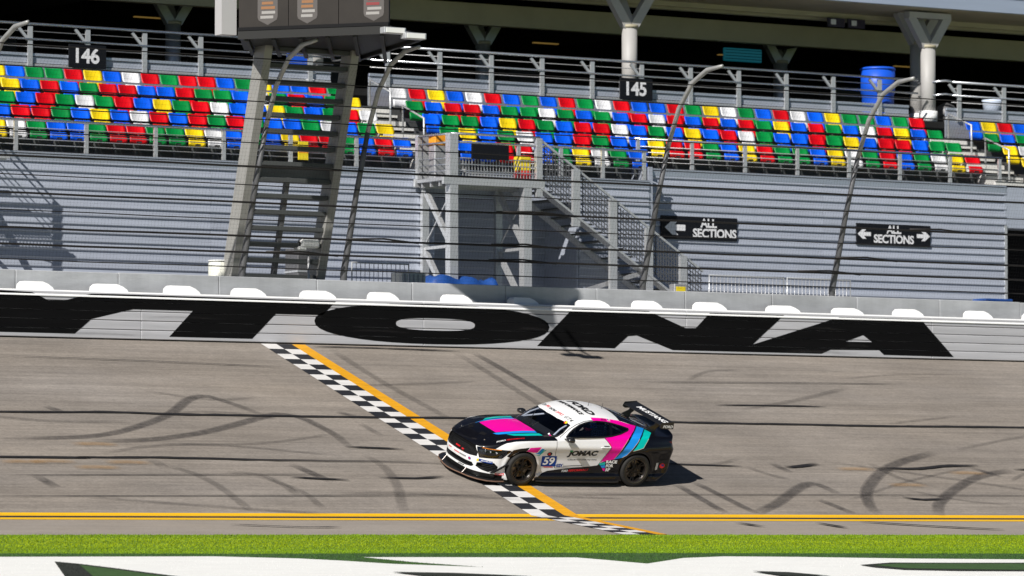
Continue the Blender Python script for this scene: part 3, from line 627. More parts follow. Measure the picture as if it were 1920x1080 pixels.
t = thing('stroller_hood', 'small dark round bin behind the railing beside the right column', 'bin', (27.55, 23.6, 10.73))
t.name = 'round_bin'
MB().tube([(0, 0, 0), (0, 0, .35), (0, 0, .5), (0, 0, .58)], [.3, .3, .22, .05], 18).build('bin_shell', M['post'], t, True)
t = thing('vending_sign', 'teal striped sign glowing dimly in the dark concourse', 'sign', (23.35, 27.2, 12.45))
MB().box(-.62, .62, -.05, .05, .06, .42, .02).build('sign_board', mat('teal lit sign', (.015, .20, .27), .5, emit=(.01, .20, .27, .15)), t)
for k in range(4): MB().box(-.60, .60, -.056, -.051, .12 + k * .08, .135 + k * .08).build('stripe', M['dark'], t)
t = thing('hanging_sign', 'dark double sign with white lettering hung under the roof', 'sign', (25.2, 24.9, 13.34))
for x in (-.55, .12): MB().box(x - .1, x + .46, -.03, .03, .0, .24).build('sign_board', mat('dark violet board', (.03, .022, .045), .5), t)
V_, F_ = text2d('IIII', .17, .012); mesh('lettering', [(-.56 + a, -.034, .06 + b_) for a, b_ in V_], F_, M['signw'], t)
V_, F_ = text2d('IIII', .17, .012); mesh('lettering', [(.13 + a, -.034, .06 + b_) for a, b_ in V_], F_, M['signw'], t)
t = thing('banner', 'blue board leaning on the concourse seen through the leaning stairs', 'banner', (8.1, 24.6, 10.95))
MB().box(-.42, .42, -.03, .03, .30, 1.0).build('board', M['blue'], t); MB().box(-.36, -.32, -.02, .02, -.25, .30).box(.32, .36, -.02, .02, -.25, .30).build('board_leg', M['steel'], t)
# section number boards on the upper parapet
def number_board(x, txt, label):
    t = thing('section_sign', label, 'sign', (x, 22.74, 10.80), 'section number signs on the upper railing')
    MB().box(-.5, .5, -.02, .02, 0, .56, .006).build('sign_board', M['signk'], t)
    V_, F_ = text2d(txt, .50, .014, 0, .95); w = V_[:, 0].max(); mesh('lettering', [(a - w / 2, -.024, .11 + b_) for a, b_ in V_], F_, M['signw'], t)
    MB().box(-.45, -.4, .021, .10, .1, .5).box(.4, .45, .021, .10, .1, .5).build('bracket', M['galv'], t)
number_board(1.15, '146', 'black section sign reading 146 on the upper railing left of the stairs')
number_board(16.92, '145', 'black section sign reading 145 on the upper railing in front of the column')
# direction signs on the siding
def arrow(d, s=1.0):
    p = [(-.5, 0), (-.12, .30), (.16, .30), (-.02, .12), (.5, .12), (.5, -.12), (-.02, -.12), (.16, -.30), (-.12, -.30)]
    return [(d * a * s, b * s) for a, b in p]
def wall_sign(x0, x1, z0, z1, kind, label):
    t = thing('direction_sign', label, 'sign', ((x0 + x1) / 2, YF + .8 - .06, z0), 'black direction signs on the siding'); w = x1 - x0; h = z1 - z0
    MB().box(-w / 2, w / 2, -.02, .025, 0, h, .005).build('sign_board', M['signk'], t)
    def put(txt, size, cx, z, bold=.01):
        V_, F_ = text2d(txt, size, bold, 0, .95); ww = V_[:, 0].max(); mesh('lettering', [(cx + a - ww / 2, -.024, z + b_) for a, b_ in V_], F_, M['signw'], t)
    def arr(cx, d, s):
        V_, F_ = fill_poly(arrow(d, s)); mesh('arrow', [(cx + a, -.024, h * .5 + b_) for a, b_ in V_], F_, M['signw'], t)
    if kind == 1: put('ALL', .30, .12 * w, h * .54); put('SECTIONS', .30, .20 * w, h * .10); arr(-.32 * w, 1, .62)
    else: put('ALL', .28, 0, h * .56); put('SECTIONS', .29, 0, h * .10); arr(-.40 * w, 1, .42); arr(.40 * w, -1, .42)
wall_sign(15.2, 17.5, 6.98, 7.56, 1, 'black sign reading ALL SECTIONS with one white arrow, beside the metal stairs')
wall_sign(21.2, 23.55, 7.03, 7.58, 2, 'black sign reading ALL SECTIONS with white arrows at both ends')

# ================================================================ LEANING STAIRS AND FLAG STAND
fs = thing('flag_stand', 'flag stand with dark screen panels on leaning grey stairs over the fence', 'flag stand', (.8, 12.9, 4.6))
def FS(b, name, m, smooth=False, parent=None):
    o = b.build(name, m, parent or fs, smooth)
    if parent is None: o.location = -Vector(fs.location)
    return o
SA, SB = (12.9, 5.2), (11.3, 10.42)          # foot and head of the stringers (y, z)
for X in (-.32, 1.86):
    FS(MB().bar((X, SA[0] + .19, 4.6), (X, SB[0], SB[1]), .19, .44, (0, 1, 0)), 'stringer', M['stringer'])
nst = 15
for k in range(nst):
    u = (k + .5) / nst; y = SA[0] + (SB[0] - SA[0]) * u; z = SA[1] + (SB[1] - SA[1]) * u
    FS(MB().box(-.22, 1.76, y - .15, y + .15, z - .10, z, .008), 'stair_tread', M['stair'])
FS(MB().box(-.225, 1.765, 12.12, 12.32, 7.36, 7.68), 'landing_beam', M['post'])
FS(MB().bar((.72, SA[0] + .1, 4.6), (.72, 12.16, 7.5), .10, .12, (0, 1, 0)), 'centre_brace', M['post'])
# platform over the edge of the track: dark screen on its left face, pale end, floor on joists
PA, PB, PC_, PD, PE = Vector((-1.86, 9.70)), Vector((.28, 7.02)), Vector((1.6, 8.0)), Vector((2.6, 12.3)), Vector((-.30, 12.3))
def wall_panel(p, q, z0, z1, th, name, m):
    d = (q - p).normalized(); nn = Vector((-d.y, d.x)) * th
    V_ = [(*(p), z0), (*(q), z0), (*(q), z1), (*(p), z1), (*(p + nn), z0), (*(q + nn), z0), (*(q + nn), z1), (*(p + nn), z1)]
    return FS(MB().add(V_, [(0, 1, 2, 3), (7, 6, 5, 4), (0, 4, 5, 1), (3, 2, 6, 7), (0, 3, 7, 4), (1, 5, 6, 2)]), name, m)
nseg_ = 3
for i in range(nseg_): wall_panel(PA.lerp(PB, i / nseg_ + .002), PA.lerp(PB, (i + 1) / nseg_ - .002), 10.42, 12.1, .08, 'screen_panel', M['panel'])
FS(MB().bar((*(PA), 10.38), (*(PB), 10.38), .10, .07), 'lower_rail', M['black'])
FS(MB().box(-2.26, -1.90, 9.72, 10.02, 10.26, 12.1), 'panel_end', M['paleend'])
fl_ = [PA, PB, PC_, PD, PE]
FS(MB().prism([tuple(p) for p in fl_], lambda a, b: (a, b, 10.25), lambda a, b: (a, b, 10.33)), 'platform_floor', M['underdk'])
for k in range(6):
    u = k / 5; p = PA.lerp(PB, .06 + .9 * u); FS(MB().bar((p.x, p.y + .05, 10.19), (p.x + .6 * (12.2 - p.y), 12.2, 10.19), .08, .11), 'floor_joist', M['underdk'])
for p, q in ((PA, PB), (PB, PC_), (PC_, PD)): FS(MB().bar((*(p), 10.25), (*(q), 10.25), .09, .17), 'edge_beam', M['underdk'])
# shields printed on the screens (rows of orange and white print)
M['shield'] = mat('shield grey print', (.085, .075, .07), .5); M['shieldo'] = mat('shield orange print', (.26, .12, .045), .5); M['shieldr'] = mat('shield red print', (.22, .03, .03), .5); M['shieldw'] = mat('shield white print', (.30, .285, .27), .5)
dAB = (PB - PA).normalized(); nAB = Vector((dAB.y, -dAB.x))
def face_pt(u, z, e=.006): p = PA.lerp(PB, u) + nAB * e; return (p.x, p.y, z)
LAB = (PB - PA).length
for uc, mo in ((.195, 'shieldo'), (.46, 'shieldo'), (.90, 'shieldr')):
    zb_ = 10.50; hw = .23 / LAB
    poly = [(-hw, .12), (-hw * .9, .06), (0, -.05), (hw * .9, .06), (hw, .12), (hw, .95), (-hw, .95)]
    V_, F_ = fill_poly(poly); s_ = mesh('shield_emblem', [face_pt(uc + a, zb_ + b_) for a, b_ in V_], F_, M['shield'], fs); s_.location = -Vector(fs.location)
    for k in range(8):
        z = zb_ + .09 + k * .10; a0 = -hw * random.uniform(.5, .8); a1 = hw * random.uniform(.5, .8)
        mesh('shield_print', [face_pt(uc + a0, z, .010), face_pt(uc + a1, z, .010), face_pt(uc + a1, z + .06, .010), face_pt(uc + a0, z + .06, .010)], [(0, 1, 2, 3)], M[mo if k in (2, 3, 5) else 'shieldw'], s_)
for k, (x, y, z) in enumerate(((-.02, 6.35, 10.16), (.42, 6.25, 10.06))):
    o = FS(MB().box(x - .26, x + .26, y - .10, y + .10, z - .07, z + .06, .01), 'floodlight', M['galv']); FS(MB().box(x - .22, x + .22, y - .115, y - .101, z - .055, z + .045), 'lamp_glass', M['white'], False, o)
    FS(MB().bar((x, y, z + .04), (x + .1, 6.95, 10.22), .05, .05), 'lamp_arm', M['steel'])

# ================================================================ METAL STAIR TOWER AT THE FRONT OF THE STAND
def stair_tower(dx, name, label, full=True):
    t = thing(name, label, 'stairs', (8.0 + dx, 17.0, 4.6), 'metal stair towers at the front of the stand')
    def A(b, n, m, sm=False):
        o = b.build(n, m, t, sm); o.location = -Vector((8.0, 17.0, 4.6)); return o
    yf, yb = 16.95, 18.26
    if full: A(MB().box(7.6, 10.35, yf - .05, yb, 8.0, 8.08), 'platform_deck', M['tread'])
    else:
        for k in range(5): A(MB().box(7.6, 10.35, yf - .03 + k * .29, yf + .02 + k * .29, 8.0, 8.08), 'deck_slat', M['galv'])  # sparse slats, thin posts and no joists, shaped for this tower's shadow
    for x0, x1, y in ((7.55, 10.4, yf - .06), (7.55, 10.4, yb - .06)): A(MB().box(x0, x1, y - .06, y + .02, 7.90 if full else 8.02, 8.10, .01), 'platform_beam', M['galv'])
    for y in (yf + .2, yf + .6, yf + 1.0) if full else (): A(MB().box(7.65, 10.3, y, y + .06, 7.88, 7.998), 'deck_joist', M['steel'])
    for x in (7.86, 9.92):
        pw = .11 if full else .05
        A(MB().box(x - pw, x + pw, yf - pw, yf + pw, 4.6, 9.12 if x < 8 else 7.9), 'tower_post', M['galv'])
        A(MB().box(x - .09, x + .09, yb - .12, yb - .01, 4.6, 9.12 if x < 8 else 7.9), 'tower_post', M['galv'])
        # zigzag braces of the end frames
        for za, zb_ in ((5.0, 6.45), (6.45, 7.9)):
            A(MB().bar((x, yf, za), (x, yb - .05, zb_), .11, .11, (1, 0, 0)), 'brace', M['galv'])
        A(MB().bar((x, yf, 7.75), (x, yb - .05, 6.5), .03, .03, (1, 0, 0)), 'brace', M['galv'])
        A(MB().bar((x, yf, 6.45), (x, yb - .05, 6.45), .07, .07), 'cross_tie', M['galv'])
    A(MB().box(10.18, 10.34, yf - .1, yf + .02, 7.7, 9.10), 'guard_post', M['galv']); A(MB().box(7.62, 7.74, yb - .14, yb - .02, 8.1, 9.15), 'guard_post', M['galv'])
    for z, r in ((9.12, .03), (8.92, .024), (8.55, .014), (8.4, .014), (8.25, .014)):
        A(MB().tube([(7.65, yb - .1, z), (7.86, yf - .04, z), (10.3, yf - .04, z)], r, 8), 'guard_rail', M['chrome'], True)
    # flight going down to the right
    def sz(x): return 8.02 - (x - 10.3) * .642
    for y in (yf + .0, yb - .15): A(MB().bar((10.3, y, sz(10.3) - .12), (15.2, y, sz(15.2) - .12), .05, .28, (0, 1, 0)), 'stair_stringer', M['galv'])
    for k in range(17):
        x = 10.42 + k * .29; A(MB().box(x, x + .27, yf + .03, yb - .18, sz(x) - .12, sz(x) - .08), 'stair_tread', M['stair'])
    for x in (11.3, 12.36, 13.4, 14.4):
        A(MB().box(x - .10, x + .10, yf - .12, yf - .03, sz(x) - .35 if x < 12 else 4.6, sz(x) + 1.02), 'guard_post', M['galv'])
    A(MB().bar((10.3, yf - .05, sz(10.3) + 1.05), (15.0, yf - .05, sz(15.0) + 1.05), .05, .05), 'hand_rail', M['galv'])
    b = MB()
    for k in range(60):
        x = 10.36 + k * .078; b.bar((x, yf - .02, sz(x) + .04), (x, yf - .02, sz(x) + 1.0), .022, .012, (0, 1, 0))
    for k in range(9): b.bar((10.34, yf - .015, sz(10.34) + .1 + k * .105), (15.0, yf - .015, sz(15.0) + .1 + k * .105), .012, .018)
    A(b, 'guard_mesh', M['meshdk'])
    b = MB()
    for k in range(26): b.box(7.98 + k * .085, 7.995 + k * .085, yf - .02, yf - .008, 8.12, 8.55)
    A(b, 'guard_mesh', M['galv'])
    A(MB().bar((9.92, yf + .1, 5.0), (13.4, yf + .1, 6.0), .10, .10), 'long_brace', M['steel'])
    return t
tw = stair_tower(0, 'stair_tower', 'galvanised metal stair tower with platform and flight down to the right')
tw2 = stair_tower(-12.2, 'stair_tower', 'galvanised metal stair tower at the left edge, mostly outside the picture', False); tw2.scale.x = -1
# things on and under the tower
o = one('sign_panel', MB().box(-.52, .52, -.02, .02, 0, .36, .005), M['signk'], 'plain black panel hung on the stair tower platform railing', 'panel', (8.87, 16.86, 8.53))
o = one('sign_panel', MB().box(0, 1.6, -.02, .02, 0, .42, .005), M['signk'], 'plain black panel on the railing beyond the right aisle', 'panel', (26.9, 19.05, 8.78))
t = thing('supply_box', 'orange box on the stair tower platform behind the left post', 'box', (7.95, 17.7, 8.08)); MB().box(-.2, .2, -.15, .15, 0, .80, .02).build('box_body', M['steel'], t); MB().box(-.2, .2, -.16, .15, .802, 1.05, .02).build('box_lid', M['orangep'], t)
t = thing('supply_box', 'yellow box at the right end of the stair tower platform', 'box', (10.05, 17.3, 8.08)); MB().box(-.16, .16, -.15, .15, 0, .25, .02).build('box_body', M['redp'], t); MB().box(-.16, .16, -.15, .15, .252, .60, .02).build('box_lid', M['yellowp'], t)
t = thing('notice_board', 'orange notice on the front railing behind the leaning stairs', 'sign', (4.55, 18.24, 8.42)); MB().box(-.13, .13, -.015, .015, .02, .45).build('board', M['yellowp'], t); MB().box(-.13, .13, -.019, -.016, .18, .22).build('board_band', M['orangep'], t)
t = thing('tarpaulin', 'blue tarpaulin heaped over crates below the stair tower platform', 'tarpaulin', (8.0, 16.9, 4.6))
bm = bmesh.new(); bmesh.ops.create_grid(bm, x_segments=26, y_segments=8, size=1)
for v in bm.verts:
    u, w = v.co.x, v.co.y; e = max(abs(u), abs(w)); hh = 1.05 + .06 * math.sin(u * 9) + .05 * math.sin(w * 5 + u * 4)
    v.co = Vector((u * 1.1, w * .45, hh * (1 - max(0, (e - .78) / .22) ** 1.5)))
me = bpy.data.meshes.new('sheet'); bm.to_mesh(me); bm.free(); me.materials.append(M['bluesheet']); me.polygons.foreach_set('use_smooth', [True] * len(me.polygons)); inst('sheet', me, t)
# crowd barriers standing on the walkway
def crowd_barrier(x, y, L, h, label):
    t = thing('crowd_barrier', label, 'barrier', (x, y, 4.6), 'steel crowd barriers behind the wall')
    MB().tube([(0, 0, .12), (0, 0, h), (L, 0, h), (L, 0, .12), (0, 0, .12)], .022, 8).build('frame', M['galv'], t, True)
    n = int(L / .11)
    for k in range(1, n): inst('bar', bar_me(h), t, (k * L / n, 0, 0))
    for xx in (.25, L - .25): MB().box(xx - .02, xx + .02, -.3, .3, 0, .12).build('foot', M['galv'], t)
_bm = {}
def bar_me(h):
    if h not in _bm:
        o = MB().tube([(0, 0, .12), (0, 0, h)], .008, 6).build('bar', M['steel'], None, True); _bm[h] = o.data; bpy.data.objects.remove(o)
    return _bm[h]
crowd_barrier(3.6, 14.3, 1.5, 1.2, 'steel crowd barrier just right of the leaning stairs')
crowd_barrier(14.3, 15.6, 2.2, 1.28, 'steel crowd barrier left of the two behind the right wall')
crowd_barrier(16.6, 15.6, 1.9, 1.28, 'steel crowd barrier right of the two behind the right wall')
t = thing('locker', 'pale ribbed cabinet standing between the leaning stairs and the stair tower', 'cabinet', (5.45, 14.9, 4.6))
MB().box(-.32, .32, -.25, .25, 0, 1.05, .02).build('cabinet_body', M['cream'], t)
for k in range(5): MB().box(-.27 + k * .12, -.23 + k * .12, -.262, -.2505, .05, 1.0).build('rib', M['column'], t)
t = thing('white_drum', 'white plastic drum at the foot of the leaning stairs', 'drum', (-.42, 13.2, 4.6))
t.name = 'drum'
MB().tube([(0, 0, 0), (0, 0, .05), (0, 0, 1.0), (0, 0, 1.04)], [.22, .235, .235, .21], 24).build('drum_body', M['cream'], t, True); MB().tube([(0, 0, 1.042), (0, 0, 1.07)], [.24, .24], 24).build('lid', M['white'], t, True)
t = thing('camera_box', 'white hooded camera on a thin post in front of the leaning stairs', 'camera', (1.48, 12.55, 4.6))
MB().tube([(0, 0, 0), (0, 0, 1.30)], .03, 8).build('mast', M['steel'], t, True); MB().box(-.24, .22, -.14, .14, 1.36, 1.56, .04).build('housing', M['white'], t); MB().box(-.32, -.10, -.12, .12, 1.30, 1.40, .03).build('hood', M['white'], t); MB().tube([(-.27, -.02, 1.45), (-.242, -.02, 1.45)], .06, 12).build('lens', M['black'], t, True)
t = thing('marker_block', 'small yellow block behind the wall below the metal stairs', 'block', (12.45, 14.2, 4.6)); MB().box(-.18, .18, -.12, .12, 0, .95, .02).build('block_body', M['steel'], t); MB().box(-.15, .15, -.125, .12, .752, .90, .02).build('block_top', M['yellowp'], t)
t = thing('cooler', 'blue cooler box by the dark doorway at the right edge', 'cooler', (22.9, 15.6, 4.6)); MB().box(-.42, .42, -.25, .25, 0, .86, .03).build('cooler_body', M['bluesheet'], t); MB().box(-.44, .44, -.27, .27, .862, .93, .02).build('lid', M['bluesheet'], t)
t = thing('equipment_case', 'dark equipment case behind the wall right of the leaning stairs', 'case', (3.05, 15.5, 4.6)); MB().box(-.35, .35, -.3, .3, 0, 1.55, .02).build('case_body', M['post'], t); MB().box(-.36, .36, -.31, .31, 1.0, 1.04).build('case_band', M['galv'], t)
# ---------------------------------------------------------------- car body as an implicit solid
def pchip(xs, ys):
    xs = np.array(xs, float); ys = np.array(ys, float)
    if xs[0] > xs[-1]: xs = xs[::-1]; ys = ys[::-1]
    h = np.diff(xs); d = np.diff(ys) / h
    m = np.zeros_like(xs)
    m[1:-1] = np.where(d[:-1] * d[1:] > 0, 2 * d[:-1] * d[1:] / (d[:-1] + d[1:] + 1e-12 * np.sign(d[:-1] + d[1:] + 1e-30)), 0)
    m[0] = d[0]; m[-1] = d[-1]
    def f(x):
        x = np.asarray(x, float)
        xc = np.clip(x, xs[0], xs[-1])
        i = np.clip(np.searchsorted(xs, xc) - 1, 0, len(xs) - 2)
        t = (xc - xs[i]) / h[i]
        v = ((1 + 2 * t) * (1 - t) ** 2 * ys[i] + t * (1 - t) ** 2 * h[i] * m[i]
             + t * t * (3 - 2 * t) * ys[i + 1] + t * t * (t - 1) * h[i] * m[i + 1])
        return v + np.where(x < xs[0], (x - xs[0]) * m[0], 0) + np.where(x > xs[-1], (x - xs[-1]) * m[-1], 0)
    return f
def smax(a, b, k):
    h = np.clip(0.5 + 0.5 * (a - b) / k, 0, 1)
    return b + (a - b) * h + k * h * (1 - h)
def smin(a, b, k): return -smax(-a, -b, k)
def sstep(a, b, x):
    t = np.clip((x - a) / (b - a), 0, 1); return t * t * (3 - 2 * t)

WB = 2.719; WR = 0.345
Zc = pchip([1.10, 1.0, .92, .8, .6, .4, .2, 0, -.3, -.6, -1, -2.2, -2.9, -3.3, -3.55, -3.75],
           [.60, .69, .745, .80, .868, .915, .945, .968, .99, 1.0, 1.01, 1.03, 1.06, 1.052, 1.05, 1.07])
Ze = pchip([1.0, .92, .7, .5, .3, 0, -.3, -.7, -1.2, -1.8, -2.3, -2.7, -3.2, -3.6, -3.75],
           [.56, .63, .735, .82, .88, .925, .945, .955, .97, .985, 1.01, 1.03, 1.03, 1.0, .99])
Pf = pchip([0, .3, .5, .65, .78, .87, .93, .97], [1.0, .985, .93, .83, .66, .47, .30, .10])
Nf = pchip([.08, .2, .3, .45, .6, .70, .8], [-.02, .0, .0, .015, .0, -.03, -.10])
Pr = pchip([0, .4, .6, .75, .85, .92, .97], [-3.72, -3.71, -3.685, -3.635, -3.55, -3.42, -3.25])
Nr = pchip([.14, .2, .3, .56, .75, .83, .95, 1.02, 1.08], [.16, .10, .02, .0, -.035, .0, .035, .03, .02])
Sz = pchip([.06, .12, .20, .27, .5, .68, .79, .90, 1.0, 1.12], [.895, .912, .902, .862, .862, .888, .914, .882, .84, .74])
Sx = pchip([.9, .5, 0, -.6, -1.2, -1.9, -2.4, -2.75, -3.2, -3.6], [-.06, -.02, .005, .0, 0, .008, .028, .03, .01, -.06])
Rc = pchip([-.30, -.47, -.6, -.8, -1.0, -1.2, -1.5, -1.8, -2.1, -2.4, -2.7, -3.0, -3.2, -3.45],
           [.89, .99, 1.07, 1.185, 1.28, 1.345, 1.39, 1.40, 1.387, 1.345, 1.27, 1.17, 1.10, 1.02])
Gb = pchip([-.35, -.6, -.9, -1.3, -1.8, -2.2, -2.6, -2.9, -3.2, -3.5], [.70, .785, .84, .862, .855, .825, .76, .68, .60, .52])
def car_F(x, y, z):
    y = np.abs(y)
    # top skin of the lower body: hood, cowl, deck
    q = np.clip(y / .8, 0, 1.25)
    top = Zc(x) - (Zc(x) - Ze(x)) * q ** 2.4
    dome = (1 - sstep(.36, .42, y)) * .016 * sstep(.95, .6, x) * sstep(-.6, -.2, x)
    lip = .03 * sstep(-3.45, -3.68, x)
    top = top + dome + lip * (1 - sstep(.7, .85, y))
    f = (z - top) * .93
    # flanks
    s = Sz(z) + Sx(x) * sstep(.15, .5, z)
    for cx in (0., -WB):
        rho = np.sqrt((x - cx) ** 2 + (z - WR) ** 2)
        s = s + .022 * np.exp(-((rho - .40) / .055) ** 2) * sstep(.05, .3, z)
        s = s + .012 * np.exp(-((rho - .47) / .16) ** 2) * sstep(.3, .6, z)
    f = smax(f, (y - s) * .97, .035)
    f = smax(f, (x - (Pf(y) + Nf(z))) * .8, .03)
    f = smax(f, ((Pr(y) + Nr(z)) - x) * .85, .025)
    f = smax(f, .105 - z, .01)
    # greenhouse
    bl = sstep(-1.2, -2.2, x)
    xs = x + (.30 * (1 - bl) - .30 * bl) * y * y
    roof = Rc(xs) - .10 * y ** 2 - .45 * y ** 6
    g = (z - roof) * .88
    side = Gb(x) - .66 * (z - 1.0) * (z > 1.0) + .8 * np.clip(z - .985, -1, 0) - .35 * np.clip(z - 1.15, 0, 1) ** 2
    g = smax(g, (y - side) * .84, .04)
    g = smax(g, .8 - z, .01)
    g = smax(g, -3.45 - x, .02)
    return smin(f, g, .03)
def car_mesh(h):
    x0, x1, z0, z1, y1 = -3.9, 1.15, .05, 1.5, 1.05
    nx = int((x1 - x0) / h) + 1; ny = int((y1 + 1.5 * h) / h) + 1; nz = int((z1 - z0) / h) + 1
    X = x0 + h * np.arange(nx); Y = -1.0 * h + h * np.arange(ny); Z = z0 + h * np.arange(nz)
    F = np.empty((nx, ny, nz), np.float32)
    for i in range(0, nx, 40):
        F[i:i + 40] = car_F(X[i:i + 40, None, None], Y[None, :, None], Z[None, None, :])
    ins = F < 0
    cs = np.zeros((nx - 1, ny - 1, nz - 1), np.int8)
    for a in (0, 1):
        for b in (0, 1):
            for c in (0, 1): cs += ins[a:nx - 1 + a, b:ny - 1 + b, c:nz - 1 + c]
    act = (cs > 0) & (cs < 8)
    idx = -np.ones(act.shape, np.int64); ii = np.argwhere(act); idx[act] = np.arange(len(ii))
    acc = np.zeros((len(ii), 3)); cnt = np.zeros(len(ii))
    cor = np.array([[a, b, c] for a in (0, 1) for b in (0, 1) for c in (0, 1)])
    for e0 in range(8):
        for e1 in range(e0 + 1, 8):
            if np.abs(cor[e0] - cor[e1]).sum() != 1: continue
            A = ii + cor[e0]; B = ii + cor[e1]
            fa = F[A[:, 0], A[:, 1], A[:, 2]]; fb = F[B[:, 0], B[:, 1], B[:, 2]]
            m = (fa < 0) != (fb < 0)
            t = np.where(m, fa / np.where(m, fa - fb, 1), 0)
            acc += np.where(m[:, None], cor[e0] + t[:, None] * (cor[e1] - cor[e0]), 0); cnt += m
    V = (ii + acc / cnt[:, None]) * h + np.array([x0, -1.0 * h, z0])
    V = newton(V, 3)
    Q = []
    def quads(mask, ax):
        k = np.argwhere(mask)
        o = [[0, 0, 0]] * 4
        u, w = [(1, 2), (2, 0), (0, 1)][ax]
        c = []
        for du, dw in ((-1, -1), (0, -1), (0, 0), (-1, 0)):
            s_ = k.copy(); s_[:, u] += du; s_[:, w] += dw; c.append(s_)
        ok = np.ones(len(k), bool)
        for s_ in c: ok &= (s_ >= 0).all(1) & (s_ < np.array(idx.shape)).all(1)
        q = np.stack([idx[s_[ok][:, 0], s_[ok][:, 1], s_[ok][:, 2]] for s_ in c], 1)
        kk = k[ok]; inside0 = ins[kk[:, 0], kk[:, 1], kk[:, 2]]
        q[~inside0] = q[~inside0][:, ::-1]
        Q.append(q)
    quads(ins[:-1] != ins[1:], 0); quads(ins[:, :-1] != ins[:, 1:], 1); quads(ins[:, :, :-1] != ins[:, :, 1:], 2)
    Q = np.concatenate(Q); Q = Q[(Q >= 0).all(1)]
    # keep the half y>0; the cells of the first layer straddle y=0 (their vertices go to y=0)
    cy = ii[:, 1]
    V[cy == 0, 1] = 0.0
    keep = ~((cy[Q] == 0).all(1))
    Q = Q[keep]
    used = np.unique(Q); re = -np.ones(len(V), np.int64); re[used] = np.arange(len(used))
    return V[used], re[Q]
def newton(V, n, e=2e-3):
    V = V.copy()
    for _ in range(n):
        f0 = car_F(*V.T)
        g = np.stack([(car_F(V[:, 0] + e, V[:, 1], V[:, 2]) - f0) / e, (car_F(V[:, 0], V[:, 1] + e, V[:, 2]) - f0) / e,
                      (car_F(V[:, 0], V[:, 1], V[:, 2] + e) - f0) / e], 1)
        V -= (f0 / np.maximum((g * g).sum(1), .05))[:, None] * g
    return V
# ================================================================ THE RACE CAR
car = thing('race_car', 'black and white race car numbered 59 with magenta, blue and teal stripes', 'race car')
_n = Vector((0, -math.sin(BANK), math.cos(BANK))); _f = Vector((-1, 0, 0)); _l = _n.cross(_f)
car.matrix_world = Matrix(((_f.x, _l.x, _n.x, .207), (_f.y, _l.y, _n.y, 2.624), (_f.z, _l.z, _n.z, .897 + .012), (0, 0, 0, 1)))
H = .0165
def poly_dist(P, poly, closed=True):
    best = np.full(len(P), 9.); near = np.zeros_like(P); n = len(poly)
    for i in range(n if closed else n - 1):
        a = np.array(poly[i]); b = np.array(poly[(i + 1) % n]); d = b - a; t = np.clip(((P - a) @ d) / (d @ d + 1e-12), 0, 1)
        q = a + t[:, None] * d; e = np.hypot(*(P - q).T); m = e < best; best[m] = e[m]; near[m] = q[m]
    return best, near
# colour and panel regions, all in the car's own metres: x forward from the front axle, y to its left, z up
WSCREEN = [(-.50, 0), (-.535, .35), (-.615, .60), (-.70, .745), (-.945, .725), (-1.13, .655), (-1.05, .50), (-.99, .35), (-.955, 0)]
SIDEWIN = [(-.985, .985), (-1.066, 1.068), (-1.173, 1.144), (-1.318, 1.218), (-1.463, 1.258), (-1.59, 1.277), (-1.752, 1.288), (-1.945, 1.276), (-2.122, 1.249), (-2.336, 1.202), (-2.53, 1.146), (-2.505, 1.12), (-2.305, 1.066), (-2.071, 1.028), (-1.849, 1.012), (-1.567, 1.006), (-1.288, 1.0)]
REARWIN = [(-2.40, 0), (-2.40, .30), (-2.43, .46), (-2.62, .50), (-2.95, .47), (-3.12, .40), (-3.16, .20), (-3.17, 0)]
# stripes on the flank in (x, z - y), a coordinate that runs on smoothly from the flank over the haunch
MAG = [(-1.629, 0.766), (-1.669, 0.761), (-1.71, 0.757), (-1.751, 0.753), (-1.793, 0.751), (-1.836, 0.749), (-1.879, 0.748), (-1.924, 0.748), (-1.964, 0.741), (-2.004, 0.734), (-2.045, 0.728), (-2.086, 0.723), (-2.129, 0.719), (-2.171, 0.715), (-2.214, 0.711), (-2.258, 0.708), (-2.302, 0.705), (-2.345, 0.69), (-2.389, 0.677), (-2.434, 0.664), (-2.479, 0.652), (-2.525, 0.64), (-2.573, 0.633), (-2.622, 0.627), (-2.672, 0.622), (-2.724, 0.618), (-2.777, 0.616), (-2.732, 0.545), (-2.701, 0.489), (-2.675, 0.437), (-2.636, 0.379), (-2.597, 0.32), (-2.546, 0.25), (-2.48, 0.163), (-2.442, 0.105), (-2.418, 0.064), (-2.396, 0.024), (-2.374, -0.014), (-2.352, -0.049), (-2.33, -0.084), (-2.309, -0.118), (-2.291, -0.149), (-2.277, -0.176), (-2.267, -0.199), (-2.252, -0.22), (-2.236, -0.242), (-2.219, -0.265), (-2.202, -0.287), (-2.185, -0.31), (-2.168, -0.333), (-2.133, -0.338), (-2.098, -0.343), (-2.062, -0.349), (-2.025, -0.355), (-1.988, -0.36), (-1.951, -0.366), (-1.913, -0.371), (-1.874, -0.377), (-1.893, -0.349), (-1.911, -0.323), (-1.928, -0.297), (-1.943, -0.273), (-1.959, -0.248), (-1.972, -0.225), (-1.984, -0.201), (-1.994, -0.179), (-2.006, -0.157), (-2.021, -0.13), (-2.04, -0.099), (-2.019, -0.065), (-1.999, -0.03), (-1.978, 0.005), (-1.958, 0.039), (-1.931, 0.079), (-1.905, 0.119), (-1.876, 0.156), (-1.857, 0.195), (-1.839, 0.233), (-1.82, 0.272), (-1.802, 0.31), (-1.783, 0.349), (-1.765, 0.387), (-1.746, 0.426), (-1.728, 0.465), (-1.71, 0.505), (-1.693, 0.544), (-1.675, 0.583), (-1.659, 0.625), (-1.645, 0.667), (-1.634, 0.714)]
